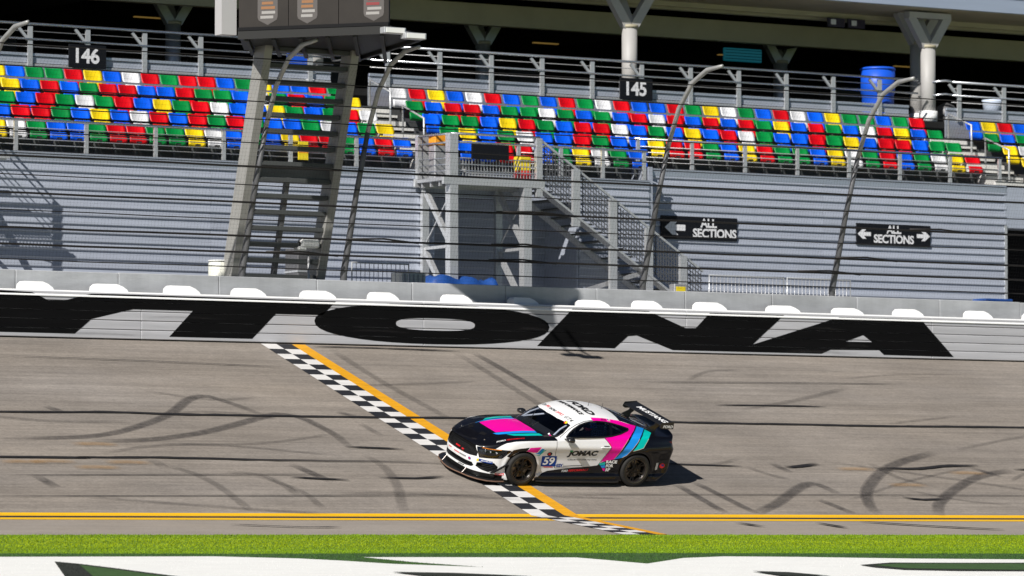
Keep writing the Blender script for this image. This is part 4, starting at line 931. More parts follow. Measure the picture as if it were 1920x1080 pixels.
BLU = [(-2.802, 0.61), (-2.857, 0.608), (-2.911, 0.607), (-2.967, 0.607), (-3.024, 0.607), (-2.957, 0.495), (-2.919, 0.428), (-2.874, 0.353), (-2.805, 0.26), (-2.746, 0.177), (-2.714, 0.122), (-2.693, 0.076), (-2.673, 0.032), (-2.646, -0.005), (-2.619, -0.044), (-2.591, -0.082), (-2.565, -0.12), (-2.54, -0.155), (-2.515, -0.182), (-2.493, -0.207), (-2.472, -0.23), (-2.45, -0.253), (-2.428, -0.277), (-2.4, -0.289), (-2.372, -0.302), (-2.345, -0.313), (-2.313, -0.315), (-2.279, -0.32), (-2.246, -0.324), (-2.212, -0.329), (-2.178, -0.333), (-2.203, -0.309), (-2.228, -0.286), (-2.252, -0.262), (-2.276, -0.236), (-2.298, -0.211), (-2.32, -0.187), (-2.336, -0.157), (-2.357, -0.123), (-2.382, -0.086), (-2.408, -0.046), (-2.434, -0.007), (-2.46, 0.032), (-2.483, 0.08), (-2.51, 0.131), (-2.554, 0.199), (-2.622, 0.291), (-2.664, 0.357), (-2.697, 0.414), (-2.732, 0.474), (-2.76, 0.535)]
TEA = [(-3.032, 0.571), (-3.071, 0.547), (-3.107, 0.52), (-3.137, 0.487), (-3.158, 0.445), (-3.088, 0.352), (-3.021, 0.262), (-2.966, 0.184), (-2.937, 0.131), (-2.917, 0.087), (-2.892, 0.043), (-2.868, -0.001), (-2.844, -0.045), (-2.82, -0.089), (-2.797, -0.132), (-2.741, -0.154), (-2.687, -0.175), (-2.651, -0.184), (-2.615, -0.192), (-2.58, -0.199), (-2.547, -0.205), (-2.57, -0.177), (-2.596, -0.145), (-2.624, -0.11), (-2.647, -0.071), (-2.671, -0.031), (-2.693, 0.009), (-2.717, 0.057), (-2.742, 0.106), (-2.776, 0.164), (-2.839, 0.252), (-2.905, 0.349), (-2.949, 0.425), (-2.982, 0.49)]
SL_K = [(.383, .595), (.266, .741), (.116, .78), (-.085, .801), (-.026, .719), (.142, .692), (.246, .643), (.283, .559)]
SL_M = [(-.103, .796), (-.375, .809), (-.298, .687), (-.142, .701), (-.026, .719)]
SL_B = [(-.389, .777), (-.46, .774), (-.381, .653), (-.221, .665), (-.317, .686)]
SL_T = [(-.425, .74), (-.511, .75), (-.379, .622), (-.265, .629), (-.38, .65)]
HO_M = [(.405, 0), (.40, .2), (.39, .33), (.10, .375), (-.3, .395), (-.49, .395), (-.47, 0)]
HO_B = [(.47, .352), (.103, .387), (-.3, .40), (-.485, .405), (-.472, .505), (.145, .462), (.36, .425), (.42, .395)]
HO_T = [(.225, .475), (-.147, .525), (-.50, .54), (-.535, .65), (-.168, .64), (.095, .585)]
FLN = pchip([.95, .62, .584, .504, .404, .298, .188, .035, -.131, -.474, -.80], [.70, .712, .736, .796, .847, .874, .894, .91, .918, .924, .93])
FLL = [(x, float(FLN(x))) for x in np.linspace(.62, -.72, 40)]
SILL = [(-.34, .17), (-.389, .191), (-.526, .251), (-.628, .295), (-.976, .339), (-1.504, .385), (-1.784, .411), (-1.862, .461), (-1.925, .494), (-2.168, .565)]
SLN = pchip([p[0] for p in SILL], [p[1] for p in SILL])
REDGE = [(-2.777, 0.616), (-2.732, 0.545), (-2.701, 0.489), (-2.675, 0.437), (-2.636, 0.379), (-2.597, 0.32), (-2.546, 0.25), (-2.48, 0.163), (-2.442, 0.105), (-2.418, 0.064), (-2.396, 0.024), (-2.374, -0.014), (-2.352, -0.049), (-2.33, -0.084), (-2.309, -0.118), (-2.291, -0.149), (-2.277, -0.176), (-2.267, -0.199), (-2.252, -0.22), (-2.236, -0.242), (-2.219, -0.265), (-2.202, -0.287), (-2.185, -0.31), (-2.168, -0.333)]
MRN = pchip([p[1] for p in REDGE], [p[0] for p in REDGE])
GRILLE = [(0, .722), (.30, .716), (.495, .70), (.585, .58), (.585, .50), (.42, .483), (0, .478)]
HEADL = [(.525, .693), (.637, .706), (.782, .712), (.90, .722), (.905, .70), (.886, .639), (.854, .53), (.76, .508), (.628, .485), (.60, .545)]
LOWER = [(0, .352), (.50, .352), (.545, .30), (.50, .262), (.35, .248), (0, .244)]
DUCT = [(.60, .378), (.70, .412), (.815, .43), (.845, .36), (.838, .275), (.765, .225), (.68, .25), (.58, .30)]
V, Q = car_mesh(H)
def grads(P, e=2e-3):
    f0 = car_F(*P.T)
    g = np.stack([(car_F(P[:, 0] + e, P[:, 1], P[:, 2]) - f0) / e, (car_F(P[:, 0], P[:, 1] + e, P[:, 2]) - f0) / e, (car_F(P[:, 0], P[:, 1], P[:, 2] + e) - f0) / e], 1)
    return g / np.maximum(np.linalg.norm(g, axis=1), 1e-6)[:, None]
PROJ = {'s': (0, 2, 1), 't': (0, 1, 2), 'f': (1, 2, 0)}
T = np.concatenate([Q[:, [0, 1, 2]], Q[:, [0, 2, 3]]])
def coords(P, pr): return np.stack([P[:, 0], P[:, 2] - P[:, 1]], 1) if pr == 'd' else P[:, list(PROJ[pr][:2])]
def signed(P, poly):
    d, _ = poly_dist(P, poly); return np.where(inside(P[:, 0], P[:, 1], poly), -d, d)
def cut(field, cond):
    """split the triangles of the skin along field == 0, so that panels and colours meet on clean edges"""
    global V, T
    c = cond(V); idx = np.where(c)[0]; phi = np.ones(len(V)); phi[idx] = field(V[idx]); phi = np.where(np.abs(phi) < .0012, np.where(phi < 0, -.0012, .0012), phi)
    neg = phi < 0; act = c[T].all(1) & (neg[T].sum(1) % 3 != 0); A = T[act]
    if not len(A): return
    ng = neg[A]; iso = np.where(ng.sum(1) == 1, ng.argmax(1), (~ng).argmax(1)); r = np.arange(len(A))
    p, q, w = A[r, iso], A[r, (iso + 1) % 3], A[r, (iso + 2) % 3]
    E = np.concatenate([np.sort(np.stack([p, q], 1), 1), np.sort(np.stack([p, w], 1), 1)]); U, inv = np.unique(E, axis=0, return_inverse=True); inv = inv.ravel()
    t = phi[U[:, 0]] / (phi[U[:, 0]] - phi[U[:, 1]]); NV = V[U[:, 0]] + t[:, None] * (V[U[:, 1]] - V[U[:, 0]])
    k = len(V); V = np.concatenate([V, NV]); pq = inv[:len(A)] + k; pw = inv[len(A):] + k
    T = np.concatenate([T[~act], np.stack([p, pq, pw], 1), np.stack([pq, q, w], 1), np.stack([pq, w, pw], 1)])
def cut_poly(poly, pr, cond): cut(lambda P: signed(coords(P, pr), poly), cond)
WSCREEN += [(-.955, -.2), (-.50, -.2)]; REARWIN += [(-3.17, -.2), (-2.40, -.2)]; HO_M += [(-.47, -.2), (.405, -.2)]; GRILLE_H = GRILLE + [(-.2, .478), (-.2, .722)]; LOWER_H = LOWER + [(-.2, .244), (-.2, .352)]
for c0 in (0., -WB): cut(lambda P: np.hypot(P[:, 0] - c0, P[:, 2] - WR) - .372, lambda P: (P[:, 1] > .5) & (P[:, 2] < .9) & (np.abs(P[:, 0] - c0) < .6))
cut_poly(SIDEWIN, 's', lambda P: (P[:, 2] > .94) & (P[:, 1] > .5)); cut(lambda P: np.abs(P[:, 0] + 2.06 + .10 * (P[:, 2] - 1.1)) - .035, lambda P: (P[:, 2] > .94) & (P[:, 1] > .5) & (np.abs(P[:, 0] + 2.06) < .2))
cut_poly(WSCREEN, 't', lambda P: (P[:, 2] > .9) & (P[:, 0] > -1.35) & (P[:, 0] < -.35)); cut_poly(REARWIN, 't', lambda P: (P[:, 2] > .95) & (P[:, 0] < -2.2))
for p_ in (GRILLE_H, HEADL, LOWER_H, DUCT): cut_poly(p_, 'f', lambda P: P[:, 0] > .25)
for p_ in (MAG, BLU, TEA): cut_poly(p_, 'd', lambda P: (P[:, 1] > .38) & (P[:, 0] < -1.4) & (P[:, 2] > .4))
for p_ in (SL_K, SL_M, SL_B, SL_T): cut_poly(p_, 's', lambda P: (P[:, 1] > .65) & (P[:, 0] > -.7) & (P[:, 2] > .4))
cut(lambda P: P[:, 2] - FLN(P[:, 0]), lambda P: (P[:, 0] > -.80) & (P[:, 2] > .55) & (P[:, 1] > .25)); cut(lambda P: P[:, 2] - SLN(np.clip(P[:, 0], -2.168, -.34)), lambda P: (P[:, 0] < -.30) & (P[:, 0] > -2.3) & (P[:, 1] > .6) & (P[:, 2] < .7))
cut(lambda P: P[:, 0] - MRN(np.clip(P[:, 2] - P[:, 1], REDGE[-1][1], REDGE[0][1])), lambda P: (P[:, 0] < -1.9) & (P[:, 1] > .38) & (P[:, 2] > .50) & (P[:, 0] > -2.95)); cut(lambda P: P[:, 0] + 2.33, lambda P: (np.abs(P[:, 0] + 2.33) < .1) & (P[:, 2] > 1.2)); cut(lambda P: P[:, 0] + .76, lambda P: (np.abs(P[:, 0] + .76) < .1) & (P[:, 2] > .8))
for p_ in (HO_M, HO_B, HO_T): cut_poly(p_, 't', lambda P: (P[:, 2] > .78) & (P[:, 0] > -.75))
cut(lambda P: P[:, 2] - .20, lambda P: (P[:, 0] > .35) & (P[:, 2] < .3))
Q = T
C = V[Q].mean(1); cx, cy, cz = C.T; CN = grads(C)
def ins_(poly, pr):
    a, b, _ = PROJ[pr]; return inside(C[:, a], C[:, b], poly)
is_side = (cy > .45)
arch = ((np.hypot(cx, cz - WR) < .372) | (np.hypot(cx + WB, cz - WR) < .372)) & (cy > .55)
g_side = ins_(SIDEWIN, 's') & (cz > .97) & (cy > .55)
# front door glass and quarter glass are divided by a black pillar
pill = g_side & (np.abs(cx + 2.06 + .10 * (cz - 1.1)) < .035)
g_ws = inside(cx, cy, WSCREEN) & (cz > .93) & (cx > -1.3) & (cx < -.4)
g_rear = inside(cx, cy, REARWIN) & (cz > 1.0) & (cx < -2.3)
frc = cx > .3
grl = ins_(GRILLE_H, 'f') & frc & (cx > .7); low = ins_(LOWER_H, 'f') & frc; duct = ins_(DUCT, 'f') & frc; hl = ins_(HEADL, 'f') & frc & ~grl
COLS = dict(white=(.80, .80, .80), black=(.0035, .0037, .006), magenta=(.86, .0, .33), blue=(.012, .27, .78), teal=(.0, .48, .42), carbon=(.008, .008, .008))
col = np.zeros((len(C), 3)); col[:] = COLS['white']
def paint(mask, c): col[mask] = COLS[c]
paint((cx > -.76) & (cz > FLN(cx)) & (cz < 1.02) & ~((cx < -.6) & (cz > .985) & (cy > .70)), 'black')     # hood and cowl
paint((cx > .93) & (cz > .69), 'black')
paint((cx < -2.33) & (cy < .585) & (cz > 1.0), 'black')                                                   # rear screen and deck
cw_ = cz - cy
paint((cx < MRN(np.clip(cw_, REDGE[-1][1], REDGE[0][1]))) & (cw_ < REDGE[0][1] + .02) & (cx < -2.0) & (cz >= .555), 'black')
paint((cx < -2.0) & (cx < -2.16) & (cz < .57), 'black')
paint((cz < SLN(np.clip(cx, -2.168, -.34))) & (cx < -.33), 'black')
paint((cx < -3.0), 'black')
for p_, c_ in ((MAG, 'magenta'), (BLU, 'blue'), (TEA, 'teal')): paint(inside(cx, cw_, p_) & (cy > .40) & (cx < -1.5), c_)
for p_, c_ in ((SL_K, 'black'), (SL_M, 'magenta'), (SL_B, 'blue'), (SL_T, 'teal')): paint(ins_(p_, 's') & (cy > .7), c_)
hood = (cz > .8) & (cx > -.7)
for p_, c_ in ((HO_M, 'magenta'), (HO_B, 'blue'), (HO_T, 'teal')): paint(inside(cx, cy, p_) & hood, c_)
paint((cz < .115) & (CN[:, 2] < -.3), 'carbon'); paint(frc & (cz < .20) & (cx > .42), 'carbon')
paint(pill, 'black')
gl = (g_side & ~pill) | g_ws | g_rear
# a black ceramic edge round the glass
dS, _ = poly_dist(C[:, [0, 2]], SIDEWIN); dW, _ = poly_dist(C[:, [0, 1]], WSCREEN[:])
# ---- paint shader
def car_paint():
    m = bpy.data.materials.new('car paint'); m.use_nodes = True; b = m.node_tree.nodes['Principled BSDF']
    at = m.node_tree.nodes.new('ShaderNodeAttribute'); at.attribute_name = 'livery'; m.node_tree.links.new(at.outputs['Color'], b.inputs['Base Color'])
    b.inputs['Roughness'].default_value = .38; b.inputs['Coat Weight'].default_value = .7; b.inputs['Coat Roughness'].default_value = .02; b.inputs['Specular IOR Level'].default_value = .12
    return m
def glass(name, tint, refl=.10):
    m = bpy.data.materials.new(name); m.use_nodes = True; nt = m.node_tree; N = nt.nodes; L = nt.links; N.remove(N['Principled BSDF'])
    tr = N.new('ShaderNodeBsdfTransparent'); tr.inputs[0].default_value = (*tint, 1); gls = N.new('ShaderNodeBsdfGlossy'); gls.inputs['Roughness'].default_value = .03; gls.inputs['Color'].default_value = (.9, .93, 1, 1)
    fz = N.new('ShaderNodeFresnel'); fz.inputs['IOR'].default_value = 1.5; ad = N.new('ShaderNodeMath'); ad.operation = 'ADD'; ad.inputs[1].default_value = refl * .3; L.new(fz.outputs[0], ad.inputs[0])
    mx = N.new('ShaderNodeMixShader'); L.new(ad.outputs[0], mx.inputs[0]); L.new(tr.outputs[0], mx.inputs[1]); L.new(gls.outputs[0], mx.inputs[2]); L.new(mx.outputs[0], N['Material Output'].inputs[0])
    return m
M.update(paint=car_paint(), inner=mat('bare inner shell', (.02, .02, .022), .7), glassd=glass('tinted window', (.76, .80, .88), .05), glassw=glass('windscreen glass', (.72, .76, .84), .05), glassb=glass('dark rear glass', (.12, .13, .15)),
    tyre=mat('tyre rubber black', (.013, .012, .011), .75, var=.25, vscale=20), rim=mat('dark bronze rim', (.012, .010, .009), .32, .3), disc=mat('brake disc', (.20, .18, .17), .35, .9),
    carbon=mat('carbon fibre', (.010, .010, .011), .38, coat=.4), carbonedge=mat('worn splitter edge', (.16, .09, .06), .6), decw=mat('white vinyl', (.80, .80, .80), .45), deck=mat('black vinyl', (.008, .008, .008), .45),
    decr=mat('red vinyl', (.70, .012, .02), .45), decb=mat('number blue vinyl', (.006, .045, .26), .5, spec=.2), decg=mat('green vinyl', (.02, .30, .10), .45), decy=mat('yellow vinyl', (.85, .60, .02), .45), decm=mat('magenta vinyl', (.86, 0, .33), .45),
    dect=mat('teal vinyl', (.0, .48, .42), .45), decl=mat('light blue vinyl', (.012, .27, .78), .45), amber=mat('amber lamp', (.75, .22, .01), .3), lens=mat('clear lamp lens', (.55, .57, .60), .12, .6), tail=mat('dark red lens', (.18, .004, .006), .15, coat=.5),
    cage=mat('white roll cage', (.70, .70, .70), .45), cloth=mat('dark race suit', (.02, .022, .03), .85), skinv=mat('visor', (.02, .02, .025), .1), helb=mat('helmet blue', (.01, .06, .70), .3), helr=mat('helmet pink red', (.75, .05, .12), .3), netm=mat('window net', (.02, .04, .09), .8),
    suedek=mat('matt dash', (.012, .012, .013), .9), chromes=mat('polished metal', (.75, .75, .75), .15, 1.0))
def shell(name, mask, m, paintcol=False, both=True, flip=0.0):
    """one panel of the skin with exact normals; flip > 0 gives its inner face, that far inside, with the turned-in edges"""
    q = Q[mask]; used = np.unique(q); re_ = -np.ones(len(V), int); re_[used] = np.arange(len(used)); v = V[used]; q = re_[q]; n = len(v); nr = grads(v)
    nr[v[:, 1] == 0, 1] = 0
    if flip:
        e = np.sort(np.concatenate([q[:, [0, 1]], q[:, [1, 2]], q[:, [2, 0]]]), 1); U, cn = np.unique(e, axis=0, return_counts=True); be = U[(cn == 1)]; be = be[~(v[be][:, :, 1] == 0).all(1)]
        vi = v - nr * flip; vi[:, 1] = np.maximum(vi[:, 1], 0); vi[v[:, 1] == 0, 1] = 0
        rim = np.stack([be[:, 0], be[:, 1], be[:, 1] + n, be[:, 0] + n], 1)
        v2 = np.concatenate([v, vi]); faces = [tuple(f) for f in (q[:, ::-1] + n).tolist()] + [tuple(f) for f in rim.tolist()]
        VV = np.concatenate([v2, v2 * [1, -1, 1]]); faces += [tuple(i + 2 * n for i in f[::-1]) for f in faces]
        me = bpy.data.meshes.new(name); me.from_pydata(VV.tolist(), [], faces); me.materials.append(m); me.update(); return inst(name, me, car)
    if both:
        onc = v[:, 1] == 0; mi = np.arange(n) + n; mi[onc] = np.arange(n)[onc]
        VV = np.concatenate([v, v * [1, -1, 1]]); QQ = np.concatenate([q, mi[q][:, ::-1]]); NN = np.concatenate([nr, nr * [1, -1, 1]])
    else: VV, QQ, NN = v, q, nr
    me = bpy.data.meshes.new(name); me.from_pydata(VV.tolist(), [], QQ.tolist()); me.materials.append(m)
    me.polygons.foreach_set('use_smooth', [True] * len(me.polygons))
    if paintcol:
        c = col[mask]; c = np.concatenate([c, c]) if both else c
        c4 = np.ones((len(c), 3, 4), np.float32); c4[:, :, :3] = c[:, None, :]
        ca = me.color_attributes.new('livery', 'FLOAT_COLOR', 'CORNER'); ca.data.foreach_set('color', c4.ravel())
    me.update(); me.normals_split_custom_set_from_vertices([tuple(x) for x in NN.tolist()]); return inst(name, me, car)
open_ = arch | gl | grl | low | duct | hl
body = shell('body', ~open_, M['paint'], True); shell('inner_skin', ~open_, M['inner'], flip=.014); body['label'] = 'black and white bodyshell with magenta, blue and teal stripes'
shell('windscreen', g_ws, M['glassw'])
for s_ in (1, -1):
    for nm, msk in (('side_window', g_side & ~pill & (cx > -2.06)), ('quarter_window', g_side & ~pill & (cx <= -2.06))):
        o = shell(nm, msk, M['glassd'], both=False)
        if s_ < 0: o.scale.y = -1
shell('rear_window', g_rear, M['glassb'])
# surface lookup along one axis, then a little outwards
def on_body(P, pr, sgn=1):
    a, b, ax = PROJ[pr]; P = np.asarray(P, float); R = np.zeros((len(P), 3)); R[:, a] = P[:, 0]; R[:, b] = P[:, 1]
    lo = np.full(len(P), {'s': .30, 't': .55, 'f': .0}[pr]); hi = np.full(len(P), {'s': 1.15, 't': 1.6, 'f': 1.2}[pr])
    t = hi.copy(); done = np.zeros(len(P), bool)
    for k in range(40):                                   # march inwards until inside
        R[:, ax] = t; f = car_F(*R.T); done |= f < 0; t = np.where(done, t, t - .03); t = np.maximum(t, lo)
        if done.all(): break
    a_, b_ = t.copy(), t + .032
    for k in range(11):
        m_ = (a_ + b_) / 2; R[:, ax] = m_; f = car_F(*R.T); ins = f < 0; a_ = np.where(ins, m_, a_); b_ = np.where(ins, b_, m_)
    R[:, ax] = (a_ + b_) / 2; return R
def decal(name, V2, F2, pr, place, m, off=.004, parent=None, maxe=.05, flip=False, mirror=False):
    """V2: flat lettering; place maps it to the two car coordinates of the projection"""
    bm = bmesh.new(); vs_ = [bm.verts.new((p[0], p[1], 0)) for p in V2]
    for f in F2:
        try: bm.faces.new([vs_[i] for i in f])
        except ValueError: pass
    for v in bm.verts: p = place(v.co.x, v.co.y); v.co = Vector((p[0], p[1], 0))
    for _ in range(4):
        le = [e for e in bm.edges if e.calc_length() > maxe]
        if not le: break
        bmesh.ops.subdivide_edges(bm, edges=le, cuts=1); bmesh.ops.triangulate(bm, faces=bm.faces[:])
    P = np.array([v.co[:2] for v in bm.verts]); R = on_body(np.abs(P) if pr == 'f' else (np.stack([P[:, 0], np.abs(P[:, 1])], 1) if pr == 't' else P), pr); g = grads(R)
    if pr == 'f': R[:, 1] = P[:, 0]; g[:, 1] *= np.sign(P[:, 0] + 1e-9)
    if pr == 't': R[:, 1] = P[:, 1]; g[:, 1] *= np.sign(P[:, 1] + 1e-9)
    R = R + g * off
    for v, r in zip(bm.verts, R): v.co = r
    bm.faces.ensure_lookup_table(); bm.normal_update()
    if len(bm.faces):
        fc = np.array([f.calc_center_median()[:] for f in bm.faces]); gg = grads(fc * [1, 0, 1] + np.abs(fc) * [0, 1, 0]); gg[:, 1] *= np.where(fc[:, 1] >= 0, 1, -1)
        for f, g1 in zip(list(bm.faces), gg):
            if f.normal.dot(Vector(g1)) < 0: f.normal_flip()
    me = bpy.data.meshes.new(name); bm.to_mesh(me); bm.free(); me.materials.append(m); o = inst(name, me, parent or car)
    if mirror: o2 = inst(name, me, parent or car); o2.scale.y = -1
    return o
def text_decal(name, txt, pr, p0, p1, h, m, bold=.0, shear=0.0, off=.004, fit=True, hv=None):
    """lettering whose base line runs from p0 to p1 (car coordinates), height h along hv"""
    V_, F_ = text2d(txt, 1.0, bold, shear); w = V_[:, 0].max(); hh = V_[:, 1].max(); a = np.array(p0, float); b = np.array(p1, float)
    hv = np.array(hv if hv is not None else {'s': (0, 1), 'f': (0, 1), 't': (-1, 0)}[pr], float)
    return decal(name, V_, F_, pr, lambda u, v: a + (b - a) * (u / w) + hv * (v / hh * h), m, off)
def poly_decal(name, poly, pr, m, off=.004, mirror=False):
    V_, F_ = fill_poly(poly); return decal(name, V_, F_, pr, lambda u, v: (u, v), m, off, mirror=mirror)
def line_decal(name, pts, w, pr, m, off=.003, mirror=True, parent=None):
    V_ = []; F_ = []; P = [np.array(p, float) for p in pts]
    for i, p in enumerate(P):
        t = P[min(i + 1, len(P) - 1)] - P[max(i - 1, 0)]; t /= np.linalg.norm(t); nn = np.array([-t[1], t[0]]) * w / 2; V_ += [tuple(p + nn), tuple(p - nn)]
        if i: F_.append((2 * i - 2, 2 * i - 1, 2 * i + 1, 2 * i))
    return decal(name, V_, F_, pr, lambda u, v: (u, v), m, off, mirror=mirror, maxe=.04)
# shut lines, window edges
line_decal('shut_line', [(-.745, .925), (-.735, .75), (-.765, .60), (-.79, .45), (-.80, .36)], .008, 's', M['deck'])
line_decal('shut_line', [(-1.876, 1.0), (-1.958, .923), (-2.041, .822), (-1.954, .644), (-1.866, .496), (-1.82, .42)], .010, 's', M['deck'])
line_decal('shut_line', [(-.80, .36), (-1.2, .365), (-1.6, .39), (-1.82, .42)], .008, 's', M['deck'])
line_decal('window_seal', SIDEWIN[:11] , .022, 's', M['deck'], .0035); line_decal('window_seal', SIDEWIN[10:] + SIDEWIN[:1], .026, 's', M['deck'], .0045)
line_decal('window_seal', [(-.70, .748), (-.945, .728), (-1.13, .66)], .014, 't', M['deck'], .004)
line_decal('pillar_line', [(-.86, .97), (-.98, 1.06), (-1.10, 1.145), (-1.26, 1.225), (-1.45, 1.283), (-1.66, 1.305)], .008, 's', M['deck'])
line_decal('stripe_edge', [(-1.876, 1.0), (-1.958, .923), (-2.041, .822), (-1.954, .644), (-1.866, .496)], .008, 's', M['deck'], .005)
ivory = mat('ivory pinstripe', (.55, .42, .30), .5)
line_decal('pinstripe', [(-2.442, 0.983), (-2.418, 0.956), (-2.396, 0.927), (-2.374, 0.899), (-2.352, 0.874), (-2.33, 0.848), (-2.309, 0.822), (-2.291, 0.795), (-2.277, 0.766), (-2.267, 0.735), (-2.252, 0.705), (-2.236, 0.675), (-2.219, 0.646), (-2.202, 0.617), (-2.185, 0.588), (-2.168, 0.559)], .008, 's', ivory, .004)
line_decal('pinstripe', [(-2.714, 0.996), (-2.693, 0.967), (-2.673, 0.937), (-2.646, 0.911), (-2.619, 0.883), (-2.591, 0.857), (-2.565, 0.829), (-2.54, 0.801), (-2.515, 0.775), (-2.493, 0.747), (-2.472, 0.719), (-2.45, 0.691), (-2.428, 0.663), (-2.4, 0.645), (-2.372, 0.626), (-2.345, 0.608)], .008, 's', ivory, .004)
line_decal('pinstripe', [(-2.937, 0.998), (-2.917, 0.971), (-2.892, 0.942), (-2.868, 0.912), (-2.844, 0.882), (-2.82, 0.852), (-2.797, 0.822), (-2.741, 0.807), (-2.687, 0.791), (-2.651, 0.783), (-2.615, 0.774), (-2.58, 0.765), (-2.547, 0.756)], .008, 's', ivory, .004)
line_decal('pinstripe', [(-.385, .185), (-.526, .262), (-.64, .305), (-.80, .325)], .014, 's', M['decw'], .004)
line_decal('sill_line', [(-.99, .395), (-1.2, .408), (-1.45, .415)], .012, 's', M['deck'], .004)
# bonnet shut line and vents
line_decal('shut_line', [(.62, .60), (.3, .665), (0, .70), (-.3, .72), (-.55, .745)], .008, 't', M['carbon'])
for s_ in (1, -1):
    V_, F_ = fill_poly([(.70, .20 * s_), (.60, .15 * s_), (.56, .30 * s_), (.64, .34 * s_)]); decal('bonnet_vent', V_, F_, 't', lambda u, v: (u, v), M['black'], .004)
# race numbers and lettering
poly_decal('number_panel', [(-.445, .612), (-.808, .612), (-.825, .392), (-.46, .392)], 's', M['decb'])
text_decal('race_number', '59', 's', (-.495, .42), (-.775, .42), .168, M['decw'], .028, .10, .0065)
poly_decal('round_badge', [(-.615 + .062 * math.cos(t), .657 + .042 * math.sin(t)) for t in np.linspace(0, 6.283, 20)[:-1]], 's', M['deck'], .004)
poly_decal('badge_centre', [(-.607 + .028 * math.cos(t), .657 + .022 * math.sin(t)) for t in np.linspace(0, 6.283, 14)[:-1]], 's', M['decr'], .006)
line_decal('panel_outline', [(-.44, .72), (-.82, .72), (-.825, .62)], .006, 's', M['cage'], .004, False)
poly_decal('class_strip', [(-.53, .386), (-.75, .386), (-.755, .370), (-.535, .370)], 's', M['decr'], .004)
poly_decal('class_panel', [(-.815, .462), (-1.0, .462), (-1.005, .368), (-.82, .368)], 's', M['decw'])
text_decal('class_letters', 'GSX', 's', (-.825, .38), (-.99, .38), .068, M['decb'], .05, .15, .0065)
text_decal('door_lettering', 'JOMAC', 's', (-1.04, .587), (-1.76, .597), .150, M['deck'], .062, .18)
poly_decal('letter_dot', [(-1.075, .745), (-1.145, .746), (-1.15, .71), (-1.08, .71)], 's', M['decg'], .0055)
text_decal('door_strapline', 'ALUMINUM TRUCK BODIES AND CRANES', 's', (-1.07, .522), (-1.77, .53), .028, M['deck'], .006, .15)
for i, wd in enumerate(('RACE', 'FOR', 'RP')):
    x1 = (-2.255, -2.19, -2.135)[i]; text_decal('quarter_lettering', wd, 's', (-2.005 - .012 * i, .465 - .085 * i), (x1, .475 - .085 * i), .068, M['decw'], .055, 0)
for p_, c_ in (([(-1.835, .458), (-1.985, .495), (-1.992, .44), (-1.88, .425)], 'dect'), ([(-1.885, .418), (-1.995, .432), (-2.0, .375), (-1.93, .37)], 'decl'), ([(-1.935, .36), (-2.005, .365), (-2.01, .30), (-1.97, .315)], 'decm')): poly_decal('swoosh', p_, 's', M[c_], .005)
text_decal('sill_lettering', 'FORD', 's', (-.98, .272), (-1.13, .280), .045, M['decw'], .02, .3); text_decal('sill_lettering', 'PERFORMANCE', 's', (-1.14, .281), (-1.62, .305), .045, M['decr'], .02, .3)
text_decal('wing_lettering_side', 'FORD', 't', (.56, .70), (.365, .735), .045, M['decw'], .02, .3, .005, hv=(-.2, -1.0)); text_decal('wing_lettering_side', 'PERFORMANCE', 't', (.355, .737), (-.05, .775), .045, M['decr'], .02, .3, .005, hv=(-.2, -1.0))
for o in [q for q in car.children if q.name.startswith('wing_lettering_side')]: o.name = 'fender_lettering'
text_decal('roof_lettering', 'FORD', 't', (-1.635, -.42), (-1.635, .50), .19, M['deck'], .055, .25); text_decal('roof_lettering', 'PERFORMANCE', 't', (-1.44, -.46), (-1.45, .47), .10, M['deck'], .05, .25)
# sun strip lettering above the windscreen
def strip_text(txt, ya, yb, m, h=.075, x=-1.06, bold=.02): return text_decal('sun_strip_lettering', txt, 't', (x - .10 * ya * ya / .36, ya), (x - .10 * yb * yb / .36 , yb), h, m, bold, .15)
strip_text('GT4', -.52, -.36, M['deck']); strip_text('(RX)', -.32, -.18, M['decr'], .085); strip_text('RACING', -.14, .10, M['deck'], .07); strip_text('OPTICS', .12, .34, M['decr'], .07); strip_text('GT4', .40, .60, M['deck'], .085)
# small badges
text_decal('tail_script', 'IIII', 's', (-3.225, .335), (-3.285, .345), .15, M['decw'], .03, .2)
poly_decal('round_badge', [(-3.40 + .075 * math.cos(t), .42 + .052 * math.sin(t)) for t in np.linspace(0, 6.283, 20)[:-1]], 's', M['decr'], .004); poly_decal('badge_centre', [(-3.40 + .05 * math.cos(t), .42 + .03 * math.sin(t)) for t in np.linspace(.6, 3.9, 12)], 's', M['decb'], .006)
poly_decal('tyre_maker_sticker', [(.63, .468), (.80, .455), (.80, .407), (.63, .415)], 'f', M['decb'], .004); poly_decal('sticker_end', [(.595, .452), (.628, .466), (.628, .414), (.595, .402)], 'f', M['decy'], .004)
text_decal('sticker_lettering', 'MICHELIN', 'f', (.665, .425), (.79, .432), .022, M['decw'], .03, .1, .006)
poly_decal('oil_sticker', [(.56, .232), (.39, .245), (.39, .205), (.56, .192)], 's', M['decr'], .004); text_decal('sticker_lettering', 'MOTUL', 's', (.545, .203), (.40, .214), .022, M['decw'], .03, .1, .006)
text_decal('bumper_lettering', 'IIIII', 'f', (-.10, .405), (.10, .405), .03, M['decr'], .03, .1); text_decal('bumper_lettering', 'IIIIII', 'f', (.11, .405), (.34, .405), .03, M['deck'], .03, .1)
poly_decal('round_badge', [(.44 + .035 * math.cos(t), .415 + .03 * math.sin(t)) for t in np.linspace(0, 6.283, 18)[:-1]], 'f', M['decb'], .004); poly_decal('badge_centre', [(.44 + .02 * math.cos(t), .415 + .016 * math.sin(t)) for t in np.linspace(0, 6.283, 12)[:-1]], 'f', M['decr'], .006)
text_decal('lip_lettering', 'IIII', 'f', (.10, .212), (.32, .212), .026, M['deck'], .03, .2)
